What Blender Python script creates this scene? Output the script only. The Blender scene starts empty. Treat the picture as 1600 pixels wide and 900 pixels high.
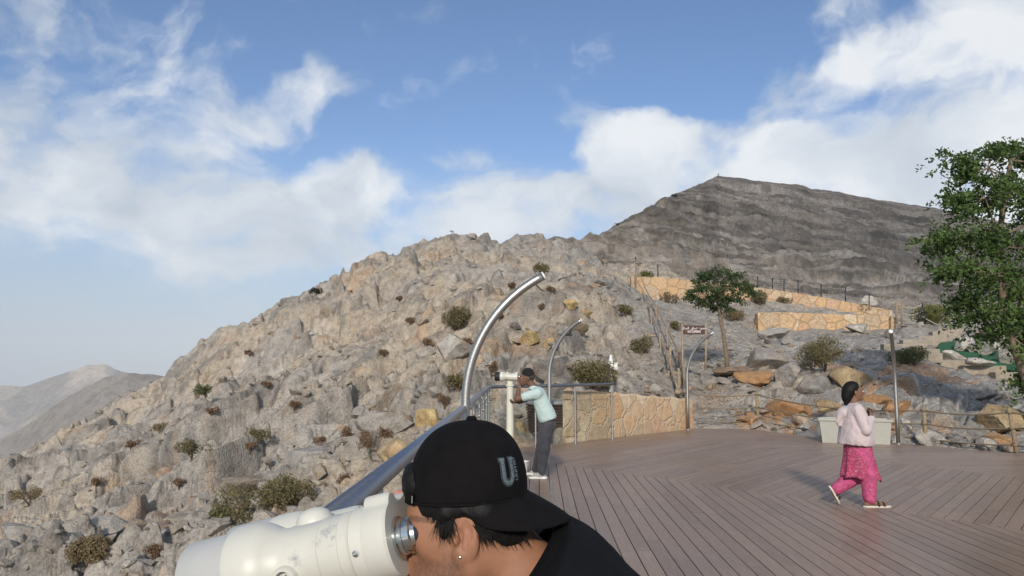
import bpy, bmesh, math, random
import numpy as np
from mathutils import Vector, Matrix, noise as mnoise

random.seed(7)
RNG = np.random.default_rng(11)
SC = bpy.context.scene
COL = SC.collection
PI = math.pi

# ------------------------------------------------------------------ camera
F_PX = 1200.0                       # focal length in pixels of a 1600 px wide picture
EYE = 1.65
PITCH = math.atan(125.0 / F_PX)
CP, SP = math.cos(PITCH), math.sin(PITCH)


def ray(px, py):
    a, b = (px - 800.0) / F_PX, (450.0 - py) / F_PX
    return a, CP - SP * b, SP + CP * b


def P(px, py, Y):
    """World point seen at a pixel of the photograph at distance Y ahead of the camera."""
    dx, dy, dz = ray(px, py)
    return Vector((dx / dy * Y, Y, EYE + dz / dy * Y))


def G(px, py, z=0.0):
    """World point on the level z seen at a pixel."""
    dx, dy, dz = ray(px, py)
    t = (z - EYE) / dz
    return Vector((dx * t, dy * t, z))


cam_d = bpy.data.cameras.new('camera')
cam = bpy.data.objects.new('camera', cam_d)
COL.objects.link(cam)
cam.location = (0, 0, EYE)
cam.rotation_euler = (PI / 2 + PITCH, 0, 0)
cam_d.sensor_width = 36.0
cam_d.lens = 36.0 * F_PX / 1600.0
cam_d.clip_start = 0.05
cam_d.clip_end = 60000
SC.camera = cam

# ------------------------------------------------------------------ object helpers


def tag(o, label=None, cat=None, group=None, kind=None):
    if label: o['label'] = label
    if cat: o['category'] = cat
    if group: o['group'] = group
    if kind: o['kind'] = kind
    return o


def empty(name, loc=(0, 0, 0), rz=0.0, label=None, cat=None, group=None):
    o = bpy.data.objects.new(name, None)
    COL.objects.link(o)
    o.location = loc
    o.rotation_euler = (0, 0, rz)
    return tag(o, label, cat, group)


def link_mesh(name, me, mat=None, parent=None):
    o = bpy.data.objects.new(name, me)
    COL.objects.link(o)
    if mat is not None and not me.materials:
        for m in (mat if isinstance(mat, (list, tuple)) else [mat]):
            me.materials.append(m)
    if parent is not None:
        o.parent = parent
    return o


def np_mesh(name, V, Q=None, T=None, smooth=False, attrs=None):
    """Mesh from numpy arrays of vertices, quads, triangles and per-vertex colour attributes."""
    me = bpy.data.meshes.new(name)
    nq = 0 if Q is None else len(Q)
    nt = 0 if T is None else len(T)
    V = np.asarray(V, dtype=np.float32)
    me.vertices.add(len(V))
    me.vertices.foreach_set('co', V.ravel())
    idx = []
    if nq: idx.append(np.asarray(Q, dtype=np.int32).ravel())
    if nt: idx.append(np.asarray(T, dtype=np.int32).ravel())
    idx = np.concatenate(idx)
    me.loops.add(len(idx))
    me.loops.foreach_set('vertex_index', idx)
    me.polygons.add(nq + nt)
    starts = np.concatenate([np.arange(nq) * 4, nq * 4 + np.arange(nt) * 3]).astype(np.int32)
    me.polygons.foreach_set('loop_start', starts)
    me.polygons.foreach_set('loop_total', np.concatenate([np.full(nq, 4), np.full(nt, 3)]).astype(np.int32))
    me.polygons.foreach_set('use_smooth', np.full(nq + nt, smooth, dtype=bool))
    for k, a in (attrs or {}).items():
        a = np.asarray(a, dtype=np.float32)
        if a.shape[1] == 3:
            a = np.concatenate([a, np.ones((len(a), 1), dtype=np.float32)], 1)
        at = me.attributes.new(k, 'FLOAT_COLOR', 'POINT')
        at.data.foreach_set('color', a.ravel())
    me.update(calc_edges=True)
    return me


class MB:
    """Collects shapes in one bmesh and links them as one mesh object."""

    def __init__(self):
        self.bm = bmesh.new()

    def box(self, c, s, rot=None, taper=None, bevel=0.0):
        b = bmesh.new()
        bmesh.ops.create_cube(b, size=1.0)
        for v in b.verts:
            v.co = Vector((v.co.x * s[0], v.co.y * s[1], v.co.z * s[2]))
            if taper and v.co.z < 0:
                v.co.x *= taper; v.co.y *= taper
        if bevel > 0:
            bmesh.ops.bevel(b, geom=list(b.edges), offset=bevel, segments=2, profile=0.6, affect='EDGES')
        M = Matrix.Translation(Vector(c))
        if rot is not None:
            M = M @ (rot.to_4x4() if isinstance(rot, Matrix) else Matrix.Rotation(rot, 4, 'Z'))
        b.transform(M)
        self._join(b)
        return self

    def _join(self, b):
        me = bpy.data.meshes.new('tmp')
        b.to_mesh(me)
        b.free()
        self.bm.from_mesh(me)
        bpy.data.meshes.remove(me)

    def tube(self, pts, rad, n=12, cap=True):
        pts = [Vector(p) for p in pts]
        if not isinstance(rad, (list, tuple)): rad = [rad] * len(pts)
        rings = []
        up = None
        for i, p in enumerate(pts):
            d = (pts[min(i + 1, len(pts) - 1)] - pts[max(i - 1, 0)])
            if d.length < 1e-9: d = Vector((0, 0, 1))
            d.normalize()
            if up is None:
                up = d.orthogonal().normalized()
            up = (up - d * up.dot(d))
            if up.length < 1e-6: up = d.orthogonal()
            up.normalize()
            w = d.cross(up)
            rings.append([self.bm.verts.new(p + (up * math.cos(2 * PI * k / n) + w * math.sin(2 * PI * k / n)) * rad[i]) for k in range(n)])
        for a, b in zip(rings, rings[1:]):
            for k in range(n):
                f = self.bm.faces.new((a[k], a[(k + 1) % n], b[(k + 1) % n], b[k]))
                f.smooth = True
        if cap:
            self.bm.faces.new(list(reversed(rings[0])))
            self.bm.faces.new(rings[-1])
        return self

    def lathe(self, prof, M=None, n=40, smooth=True, cap0=True, cap1=True):
        """prof: list of (height, radius) about local Z."""
        M = M or Matrix.Identity(4)
        rings = []
        for h, r in prof:
            rings.append([self.bm.verts.new(M @ Vector((r * math.cos(2 * PI * k / n), r * math.sin(2 * PI * k / n), h))) for k in range(n)])
        for a, b in zip(rings, rings[1:]):
            for k in range(n):
                f = self.bm.faces.new((a[k], a[(k + 1) % n], b[(k + 1) % n], b[k]))
                f.smooth = smooth
        if cap0: self.bm.faces.new(list(reversed(rings[0])))
        if cap1: self.bm.faces.new(rings[-1])
        return self

    def quad(self, pts, smooth=False):
        f = self.bm.faces.new([self.bm.verts.new(Vector(p)) for p in pts])
        f.smooth = smooth
        return self

    def build(self, name, mat, parent=None, sharp=None):
        bmesh.ops.recalc_face_normals(self.bm, faces=list(self.bm.faces))
        me = bpy.data.meshes.new(name)
        self.bm.to_mesh(me)
        self.bm.free()
        if sharp is not None:
            me.set_sharp_from_angle(angle=math.radians(sharp))
        return link_mesh(name, me, mat, parent)


def copy_tree(o, parent=None):
    c = o.copy()
    COL.objects.link(c)
    if parent is not None:
        c.parent = parent
    for ch in list(o.children):
        copy_tree(ch, c)
    return c


# ------------------------------------------------------------------ numpy noise


def _hash(ix, iy, seed):
    h = (ix.astype(np.int64) * 374761393 + iy.astype(np.int64) * 668265263 + seed * 1274126177) & 0xFFFFFFFF
    h = ((h ^ (h >> 13)) * 1274126177) & 0xFFFFFFFF
    h = h ^ (h >> 16)
    h = (h * 2246822519) & 0xFFFFFFFF
    h = h ^ (h >> 15)
    return (h & 0xFFFFFF) / float(0x1000000)


def vnoise(x, y, seed=0):
    ix, iy = np.floor(x), np.floor(y)
    fx, fy = x - ix, y - iy
    fx = fx * fx * fx * (fx * (fx * 6 - 15) + 10)
    fy = fy * fy * fy * (fy * (fy * 6 - 15) + 10)
    a, b = _hash(ix, iy, seed), _hash(ix + 1, iy, seed)
    c, d = _hash(ix, iy + 1, seed), _hash(ix + 1, iy + 1, seed)
    return (a + (b - a) * fx) * (1 - fy) + (c + (d - c) * fx) * fy


def fbm(x, y, oct=5, seed=0, gain=0.5):
    s, a, t = 0.0, 1.0, 0.0
    for o in range(oct):
        s = s + a * vnoise(x * 2 ** o + 17.3 * o, y * 2 ** o - 9.1 * o, seed + o)
        t += a
        a *= gain
    return s / t


def facets(x, y, seed=0, tilt=0.8, w=0.22):
    """Cells that are flat, randomly tilted blocks joined by steep short flanks: height, per-cell random, edge distance."""
    ix, iy = np.floor(x), np.floor(y)
    d1 = np.full(x.shape, 9.0); d2 = np.full(x.shape, 9.0)
    h1 = np.zeros(x.shape); h2 = np.zeros(x.shape); rr = np.zeros(x.shape)
    for ox in (-1, 0, 1):
        for oy in (-1, 0, 1):
            cx, cy = ix + ox, iy + oy
            dx, dy = x - cx - _hash(cx, cy, seed), y - cy - _hash(cx, cy, seed + 1)
            d = np.hypot(dx, dy)
            r = _hash(cx, cy, seed + 2)
            h = r + (_hash(cx, cy, seed + 3) - 0.5) * 2 * tilt * dx + (_hash(cx, cy, seed + 4) - 0.5) * 2 * tilt * dy
            near = d < d1
            sec = (~near) & (d < d2)
            h2 = np.where(near, h1, np.where(sec, h, h2)); d2 = np.where(near, d1, np.where(sec, d, d2))
            h1 = np.where(near, h, h1); rr = np.where(near, r, rr)
            d1 = np.where(near, d, d1)
    e = d2 - d1
    k = np.clip(e / w, 0, 1)
    k = k * (2 - k)
    return 0.5 * (h1 + h2) * (1 - k) + h1 * k, rr, e


def sstep(a, b, x):
    t = np.clip((x - a) / (b - a), 0, 1)
    return t * t * (3 - 2 * t)


# ------------------------------------------------------------------ signed distance modelling


def sd_cone(X, a, b, r1, r2):
    a = np.array(a, float); b = np.array(b, float)
    ba = b - a
    h = np.clip(((X - a) @ ba) / max(ba @ ba, 1e-12), 0, 1)
    return np.linalg.norm(X - a - h[..., None] * ba, axis=-1) - (r1 + (r2 - r1) * h)


def sd_ell(X, c, r, R=None):
    q = X - np.array(c, float)
    if R is not None:
        q = q @ np.array(R)                      # columns of R are the local axes
    r = np.array(r, float)
    k0 = np.linalg.norm(q / r, axis=-1)
    k1 = np.linalg.norm(q / (r * r), axis=-1)
    return k0 * (k0 - 1.0) / np.maximum(k1, 1e-9)


def sd_box(X, c, s, R=None, rnd=0.01):
    q = X - np.array(c, float)
    if R is not None:
        q = q @ np.array(R)
    q = np.abs(q) - (np.array(s, float) - rnd)
    return np.linalg.norm(np.maximum(q, 0), axis=-1) + np.minimum(q.max(axis=-1), 0) - rnd


def smin(a, b, k):
    h = np.clip(0.5 + 0.5 * (b - a) / k, 0, 1)
    return b + (a - b) * h - k * h * (1 - h)


def smax(a, b, k):
    return -smin(-a, -b, k)


def eval_prims(X, prims):
    """prims: tuples (op, kind, args, k); op '+' joins, '-' carves, '&' keeps the inside."""
    d = None
    for op, kind, args, k in prims:
        f = {'c': sd_cone, 'e': sd_ell, 'b': sd_box}[kind](X, *args)
        if d is None: d = f
        elif op == '+': d = smin(d, f, k)
        elif op == '-': d = smax(d, -f, k)
        else: d = smax(d, f, k)
    return d


def surface_nets(Fv, o, h):
    nx, ny, nz = Fv.shape
    neg = Fv < 0
    cnt = np.zeros((nx - 1, ny - 1, nz - 1), np.int8)
    for i in (0, 1):
        for j in (0, 1):
            for k in (0, 1):
                cnt += neg[i:nx - 1 + i, j:ny - 1 + j, k:nz - 1 + k]
    act = (cnt > 0) & (cnt < 8)
    C = np.argwhere(act)
    ids = -np.ones(act.shape, np.int64)
    ids[act] = np.arange(len(C))
    acc = np.zeros((len(C), 3)); n = np.zeros(len(C))
    corners = [(i, j, k) for i in (0, 1) for j in (0, 1) for k in (0, 1)]
    for c0 in corners:
        for ax in range(3):
            if c0[ax]: continue
            c1 = list(c0); c1[ax] = 1
            f0 = Fv[C[:, 0] + c0[0], C[:, 1] + c0[1], C[:, 2] + c0[2]]
            f1 = Fv[C[:, 0] + c1[0], C[:, 1] + c1[1], C[:, 2] + c1[2]]
            m = (f0 < 0) != (f1 < 0)
            t = np.where(m, f0 / np.where(m, f0 - f1, 1), 0)
            p = np.array(c0, float)[None] + np.zeros((len(C), 3))
            p[:, ax] += t
            acc[m] += p[m]; n[m] += 1
    V = np.array(o) + (C + acc / n[:, None]) * h
    quads = []
    for ax in range(3):
        b, c = (ax + 1) % 3, (ax + 2) % 3
        sl0 = [slice(None)] * 3; sl1 = [slice(None)] * 3
        sl0[ax] = slice(0, -1); sl1[ax] = slice(1, None)
        A, B = neg[tuple(sl0)], neg[tuple(sl1)]
        E = np.argwhere(A != B)
        ok = (E[:, b] > 0) & (E[:, c] > 0) & (E[:, b] < Fv.shape[b] - 1) & (E[:, c] < Fv.shape[c] - 1)
        E = E[ok]
        flip = ~A[tuple(E.T)]
        q = []
        for db, dc in ((1, 1), (0, 1), (0, 0), (1, 0)):
            e = E.copy(); e[:, b] -= db; e[:, c] -= dc
            q.append(ids[tuple(e.T)])
        q = np.stack(q, 1)
        q[flip] = q[flip][:, ::-1]
        quads.append(q)
    return V, np.concatenate(quads)


def sdf_mesh(name, fn, lo, hi, h, mat, parent=None, colour=None, disp=None):
    """Mesh of a signed distance function sampled between lo and hi with cell size h."""
    lo = np.array(lo, float); hi = np.array(hi, float)
    n = np.ceil((hi - lo) / h).astype(int) + 1
    ax = [lo[i] + np.arange(n[i]) * h for i in range(3)]
    X = np.stack(np.meshgrid(*ax, indexing='ij'), -1)
    f0 = fn if callable(fn) else (lambda A: eval_prims(A, fn))
    f = f0 if disp is None else (lambda A: f0(A) + disp(A))
    m = 4                                            # coarse pass, then exact values only near the surface
    Xc = X[m // 2::m, m // 2::m, m // 2::m]
    Fc = f(Xc)
    Fv = np.full(tuple(n), 1.0)
    up = Fc
    for i in range(3): up = np.repeat(up, m, axis=i)
    k = [min(up.shape[i], n[i]) for i in range(3)]
    Fv[:k[0], :k[1], :k[2]] = up[:k[0], :k[1], :k[2]]
    near = np.abs(Fv) < h * m * 1.6
    near[k[0]:, :, :] = True; near[:, k[1]:, :] = True; near[:, :, k[2]:] = True
    Fv[near] = f(X[near])
    V, Q = surface_nets(Fv, lo, h)
    at = {'Col': colour(V)} if colour is not None else None
    me = np_mesh(name, V, Q, smooth=True, attrs=at)
    return link_mesh(name, me, mat, parent)


def n3(X, s, seed=0):
    """Cheap smooth 3-D noise in [-1, 1] (sum of warped sines) for creases and lumps."""
    x, y, z = X[..., 0] * s, X[..., 1] * s, X[..., 2] * s
    a = np.sin(x + 1.7 * np.sin(y * 1.3 + seed) + seed * 2.1) * np.cos(y * 1.1 + 1.3 * np.sin(z * 0.9 + seed * 1.7))
    b = np.sin(z * 1.2 + 1.5 * np.sin(x * 0.8 - seed)) * np.cos(x * 0.7 + z * 0.6 + seed)
    return 0.5 * (a + b)


# ------------------------------------------------------------------ materials


def new_mat(name):
    m = bpy.data.materials.new(name)
    m.use_nodes = True
    nt = m.node_tree
    b = nt.nodes['Principled BSDF']
    return m, nt, b


def nd(nt, typ, **kw):
    n = nt.nodes.new(typ)
    for k, v in kw.items():
        if k in n.inputs: n.inputs[k].default_value = v
        else: setattr(n, k, v)
    return n


def noise_node(nt, scale, detail=4.0, rough=0.55, coord=None, dist=0.0):
    n = nt.nodes.new('ShaderNodeTexNoise')
    n.inputs['Scale'].default_value = scale
    n.inputs['Detail'].default_value = detail
    n.inputs['Roughness'].default_value = rough
    n.inputs['Distortion'].default_value = dist
    if coord is not None: nt.links.new(coord, n.inputs['Vector'])
    return n


def ramp(nt, fac, stops):
    r = nt.nodes.new('ShaderNodeValToRGB')
    e = r.color_ramp.elements
    while len(e) < len(stops): e.new(0.5)
    for el, (p, c) in zip(e, stops):
        el.position = p
        el.color = (*c, 1) if len(c) == 3 else c
    nt.links.new(fac, r.inputs['Fac'])
    return r


def mixc(nt, fac, a, b, mode='MIX'):
    n = nt.nodes.new('ShaderNodeMix')
    n.data_type = 'RGBA'
    n.blend_type = mode
    for sock, val in ((n.inputs[0], fac), (n.inputs[6], a), (n.inputs[7], b)):
        if hasattr(val, 'is_linked') or isinstance(val, bpy.types.NodeSocket): nt.links.new(val, sock)
        elif isinstance(val, (int, float)): sock.default_value = val
        else: sock.default_value = (*val, 1)
    return n.outputs[2]


def mathn(nt, op, a, b=0.0, c=0.0, clamp=False):
    n = nt.nodes.new('ShaderNodeMath')
    n.operation = op
    n.use_clamp = clamp
    for i, v in enumerate((a, b, c)):
        if isinstance(v, bpy.types.NodeSocket): nt.links.new(v, n.inputs[i])
        else: n.inputs[i].default_value = v
    return n.outputs[0]


def bump(nt, b, height, strength=0.4, dist=0.02):
    n = nt.nodes.new('ShaderNodeBump')
    n.inputs['Strength'].default_value = strength
    n.inputs['Distance'].default_value = dist
    nt.links.new(height, n.inputs['Height'])
    nt.links.new(n.outputs[0], b.inputs['Normal'])
    return n


def simple_mat(name, col, rough=0.6, metal=0.0, var=0.12, nscale=20.0, bumpk=0.0, spec=0.5, ctype='Object'):
    m, nt, b = new_mat(name)
    tc = nt.nodes.new('ShaderNodeTexCoord')
    n = noise_node(nt, nscale, 5, 0.6, tc.outputs[ctype])
    lo = tuple(c * (1 - var) for c in col); hi = tuple(min(1, c * (1 + var)) for c in col)
    r = ramp(nt, n.outputs['Fac'], [(0.3, lo), (0.7, hi)])
    nt.links.new(r.outputs[0], b.inputs['Base Color'])
    b.inputs['Roughness'].default_value = rough
    b.inputs['Metallic'].default_value = metal
    b.inputs['Specular IOR Level'].default_value = spec
    if bumpk: bump(nt, b, n.outputs['Fac'], bumpk, 0.01)
    return m
# ------------------------------------------------------------------ sun and sky
SUN_EL = math.radians(24.0)
SUN_AZ = math.atan2(-0.115, -0.99)               # compass angle from +Y towards +X of the sun
SUN_DIR = Vector((math.sin(SUN_AZ) * math.cos(SUN_EL), math.cos(SUN_AZ) * math.cos(SUN_EL), math.sin(SUN_EL)))
sd = bpy.data.lights.new('sun', 'SUN')
sd.energy = 3.5
sd.angle = math.radians(5.0)
sd.color = (1.0, 0.905, 0.785)
sun = bpy.data.objects.new('sun', sd)
COL.objects.link(sun)
sun.rotation_euler = SUN_DIR.to_track_quat('Z', 'Y').to_euler()

world = bpy.data.worlds.new('World')
SC.world = world
world.use_nodes = True


def sky_world():
    nt = world.node_tree
    nt.nodes.clear()
    out = nt.nodes.new('ShaderNodeOutputWorld')
    bg = nt.nodes.new('ShaderNodeBackground')
    nt.links.new(bg.outputs[0], out.inputs['Surface'])
    sky = nt.nodes.new('ShaderNodeTexSky')
    sky.sky_type = 'NISHITA'
    sky.sun_disc = False
    sky.sun_elevation = SUN_EL
    sky.sun_rotation = SUN_AZ
    sky.altitude = 1500
    sky.air_density = 1.0
    sky.dust_density = 1.2
    sky.ozone_density = 1.0
    tc = nt.nodes.new('ShaderNodeTexCoord')
    D = tc.outputs['Generated']
    sep = nt.nodes.new('ShaderNodeSeparateXYZ')
    nt.links.new(D, sep.inputs[0])
    u = mathn(nt, 'ARCTAN2', sep.outputs[0], sep.outputs[1])
    v = mathn(nt, 'ARCSINE', sep.outputs[2])
    uv = nt.nodes.new('ShaderNodeCombineXYZ')
    nt.links.new(u, uv.inputs[0]); nt.links.new(v, uv.inputs[1])
    # warp so that the cloud masses get uneven outlines
    wn = noise_node(nt, 4.2, 6, 0.58, D)
    wv = nt.nodes.new('ShaderNodeVectorMath'); wv.operation = 'MULTIPLY_ADD'
    nt.links.new(wn.outputs['Color'], wv.inputs[0])
    wv.inputs[1].default_value = (0.20, 0.14, 0)
    nt.links.new(uv.outputs[0], wv.inputs[2])
    ws = nt.nodes.new('ShaderNodeVectorMath'); ws.operation = 'SUBTRACT'
    nt.links.new(wv.outputs[0], ws.inputs[0]); ws.inputs[1].default_value = (0.10, 0.07, 0)

    def uvpix(px, py):
        dx, dy, dz = ray(px, py)
        return math.atan2(dx, dy), math.atan2(dz, math.hypot(dx, dy))

    # cloud masses: (px, py, half width, half height in px, tilt, weight)
    blobs = [
        (20, 250, 300, 145, 0.15, 0.95), (150, 110, 280, 120, -0.2, 0.60), (60, 60, 220, 90, 0, 0.5),
        (330, 325, 240, 74, 0.0, 1.0), (560, 300, 120, 70, 0.1, 1.05), (480, 385, 260, 58, 0.0, 0.92),
        (460, 150, 120, 52, 0.3, 0.62), (800, 330, 180, 70, 0.0, 1.0), (745, 95, 52, 36, 0.3, 0.48), (820, 120, 80, 26, 0.6, 0.36),
        (1010, 240, 140, 80, 0.3, 1.15), (1180, 230, 200, 85, 0.0, 0.95), (1100, 330, 280, 60, 0.1, 1.15),
        (1300, 100, 210, 60, 0.25, 0.8), (1560, 130, 170, 200, 0.2, 1.05), (1430, 250, 200, 100, 0.0, 0.95),
        (720, 250, 70, 40, 0.3, 0.42), (1020, 50, 220, 40, 0.25, 0.30), (1300, 20, 320, 40, 0.1, 0.5), (300, 60, 190, 70, -0.2, 0.5),
        (1750, 240, 240, 200, 0.0, 1.1), (2300, 300, 400, 120, 0.0, 0.9), (-300, 250, 300, 140, 0.1, 1.0), (-900, 350, 400, 100, 0.0, 0.8),
    ]
    # unseen cloud overhead, to the sides and behind, added for white fill light
    allb = [(*uvpix(bx, by), w / F_PX * 1.25, h / F_PX * 1.25, rot, wt) for bx, by, w, h, rot, wt in blobs]
    allb += [(2.5, 0.75, 0.9, 0.35, 0.0, 1.0), (-2.4, 0.7, 0.8, 0.35, 0.1, 1.0), (1.5, 0.85, 0.7, 0.3, 0.2, 1.0), (-1.4, 0.75, 0.6, 0.3, 0.0, 1.0), (0.3, 1.15, 1.6, 0.28, 0.0, 0.95), (-2.9, 1.2, 1.2, 0.3, 0, 0.9), (1.9, 0.35, 0.6, 0.22, 0.0, 1.0), (-1.9, 0.3, 0.6, 0.2, 0.0, 1.0)]
    dens = None
    for (cu, cv, w, h, rot, wt) in allb:
        mp = nt.nodes.new('ShaderNodeMapping'); mp.vector_type = 'TEXTURE'
        nt.links.new(ws.outputs[0], mp.inputs['Vector'])
        mp.inputs['Location'].default_value = (cu, cv, 0)
        mp.inputs['Rotation'].default_value = (0, 0, rot)
        mp.inputs['Scale'].default_value = (w, h, 1)
        ln = nt.nodes.new('ShaderNodeVectorMath'); ln.operation = 'LENGTH'
        nt.links.new(mp.outputs[0], ln.inputs[0])
        mr = nt.nodes.new('ShaderNodeMapRange'); mr.interpolation_type = 'SMOOTHSTEP'
        nt.links.new(ln.outputs['Value'], mr.inputs['Value'])
        mr.inputs['From Min'].default_value = 0.25; mr.inputs['From Max'].default_value = 1.2
        mr.inputs['To Min'].default_value = wt; mr.inputs['To Max'].default_value = 0.0
        val = mr.outputs['Result']
        dens = val if dens is None else mathn(nt, 'SMOOTH_MAX', dens, val, 0.25)
    # stretched detail noise
    st = nt.nodes.new('ShaderNodeMapping')
    nt.links.new(ws.outputs[0], st.inputs['Vector'])
    st.inputs['Scale'].default_value = (1.0, 1.6, 1)
    st.inputs['Rotation'].default_value = (0, 0, -0.2)
    n1 = noise_node(nt, 6.5, 10, 0.56, st.outputs[0], 0.25)
    n2 = noise_node(nt, 2.6, 4, 0.5, st.outputs[0], 0.2)
    s1 = mathn(nt, 'MULTIPLY_ADD', n1.outputs['Fac'], 2.3, -1.15)
    s2 = mathn(nt, 'MULTIPLY_ADD', n2.outputs['Fac'], 0.7, -0.35)
    dd = mathn(nt, 'ADD', mathn(nt, 'ADD', dens, s1), s2)
    cov = nt.nodes.new('ShaderNodeMapRange'); cov.interpolation_type = 'SMOOTHSTEP'
    nt.links.new(dd, cov.inputs['Value'])
    cov.inputs['From Min'].default_value = 0.30; cov.inputs['From Max'].default_value = 0.95
    cov.inputs['To Min'].default_value = 0.0; cov.inputs['To Max'].default_value = 0.94
    # grey body to bright tops, sunlit clouds away from the dense cores
    n3_ = noise_node(nt, 5.2, 8, 0.52, st.outputs[0], 0.5)
    shade = mathn(nt, 'ADD', mathn(nt, 'MULTIPLY_ADD', n3_.outputs['Fac'], 1.9, -0.44), mathn(nt, 'MULTIPLY', dd, 0.13))
    az = mathn(nt, 'MULTIPLY', u, 0.20)
    shade = mathn(nt, 'ADD', shade, az)
    cr = ramp(nt, shade, [(0.28, (0.36, 0.405, 0.455)), (0.55, (0.47, 0.505, 0.545)), (0.85, (0.62, 0.635, 0.65))])
    # blue sky: nishita scaled, a little more saturated
    gam = nt.nodes.new('ShaderNodeMix'); gam.data_type = 'RGBA'; gam.blend_type = 'MULTIPLY'
    gam.inputs[0].default_value = 1.0
    nt.links.new(sky.outputs[0], gam.inputs[6])
    gam.inputs[7].default_value = (SKY_K * 6.9, SKY_K * 9.3, SKY_K * 11.8, 1)
    # thin veil near the horizon, thicker on the left
    hz = nt.nodes.new('ShaderNodeMapRange'); hz.interpolation_type = 'SMOOTHSTEP'
    nt.links.new(v, hz.inputs['Value'])
    hz.inputs['From Min'].default_value = 0.02; hz.inputs['From Max'].default_value = 0.30
    hz.inputs['To Min'].default_value = 0.80; hz.inputs['To Max'].default_value = 0.0
    base = mixc(nt, hz.outputs['Result'], gam.outputs[2], (3.6, 4.35, 5.1))
    lowc = nt.nodes.new('ShaderNodeMapRange'); lowc.interpolation_type = 'SMOOTHSTEP'
    nt.links.new(v, lowc.inputs['Value'])
    lowc.inputs['From Min'].default_value = 0.03; lowc.inputs['From Max'].default_value = 0.13
    lowc.inputs['To Min'].default_value = 0.25; lowc.inputs['To Max'].default_value = 1.0
    covf = mathn(nt, 'MULTIPLY', cov.outputs['Result'], lowc.outputs['Result'])
    cs = nt.nodes.new('ShaderNodeVectorMath'); cs.operation = 'SCALE'
    nt.links.new(cr.outputs[0], cs.inputs[0]); cs.inputs['Scale'].default_value = 12.3
    fin = mixc(nt, covf, base, cs.outputs[0])
    # the ground half stays plain
    nt.links.new(fin, bg.inputs['Color'])
    bg.inputs['Strength'].default_value = 0.1
    return bg


SKY_K = 0.092
sky_world()

SC.view_settings.view_transform = 'Standard'
SC.view_settings.look = 'None'
SC.view_settings.exposure = 0.32
SC.view_settings.gamma = 1.0
SC.view_settings.use_curve_mapping = False
SC.render.engine = 'CYCLES'
SC.cycles.use_denoising = True
SC.cycles.max_bounces = 6
SC.cycles.diffuse_bounces = 2
SC.cycles.glossy_bounces = 3
SC.cycles.transmission_bounces = 4
SC.cycles.transparent_max_bounces = 40
SC.cycles.volume_bounces = 0
SC.cycles.caustics_reflective = False
SC.cycles.caustics_refractive = False
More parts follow.
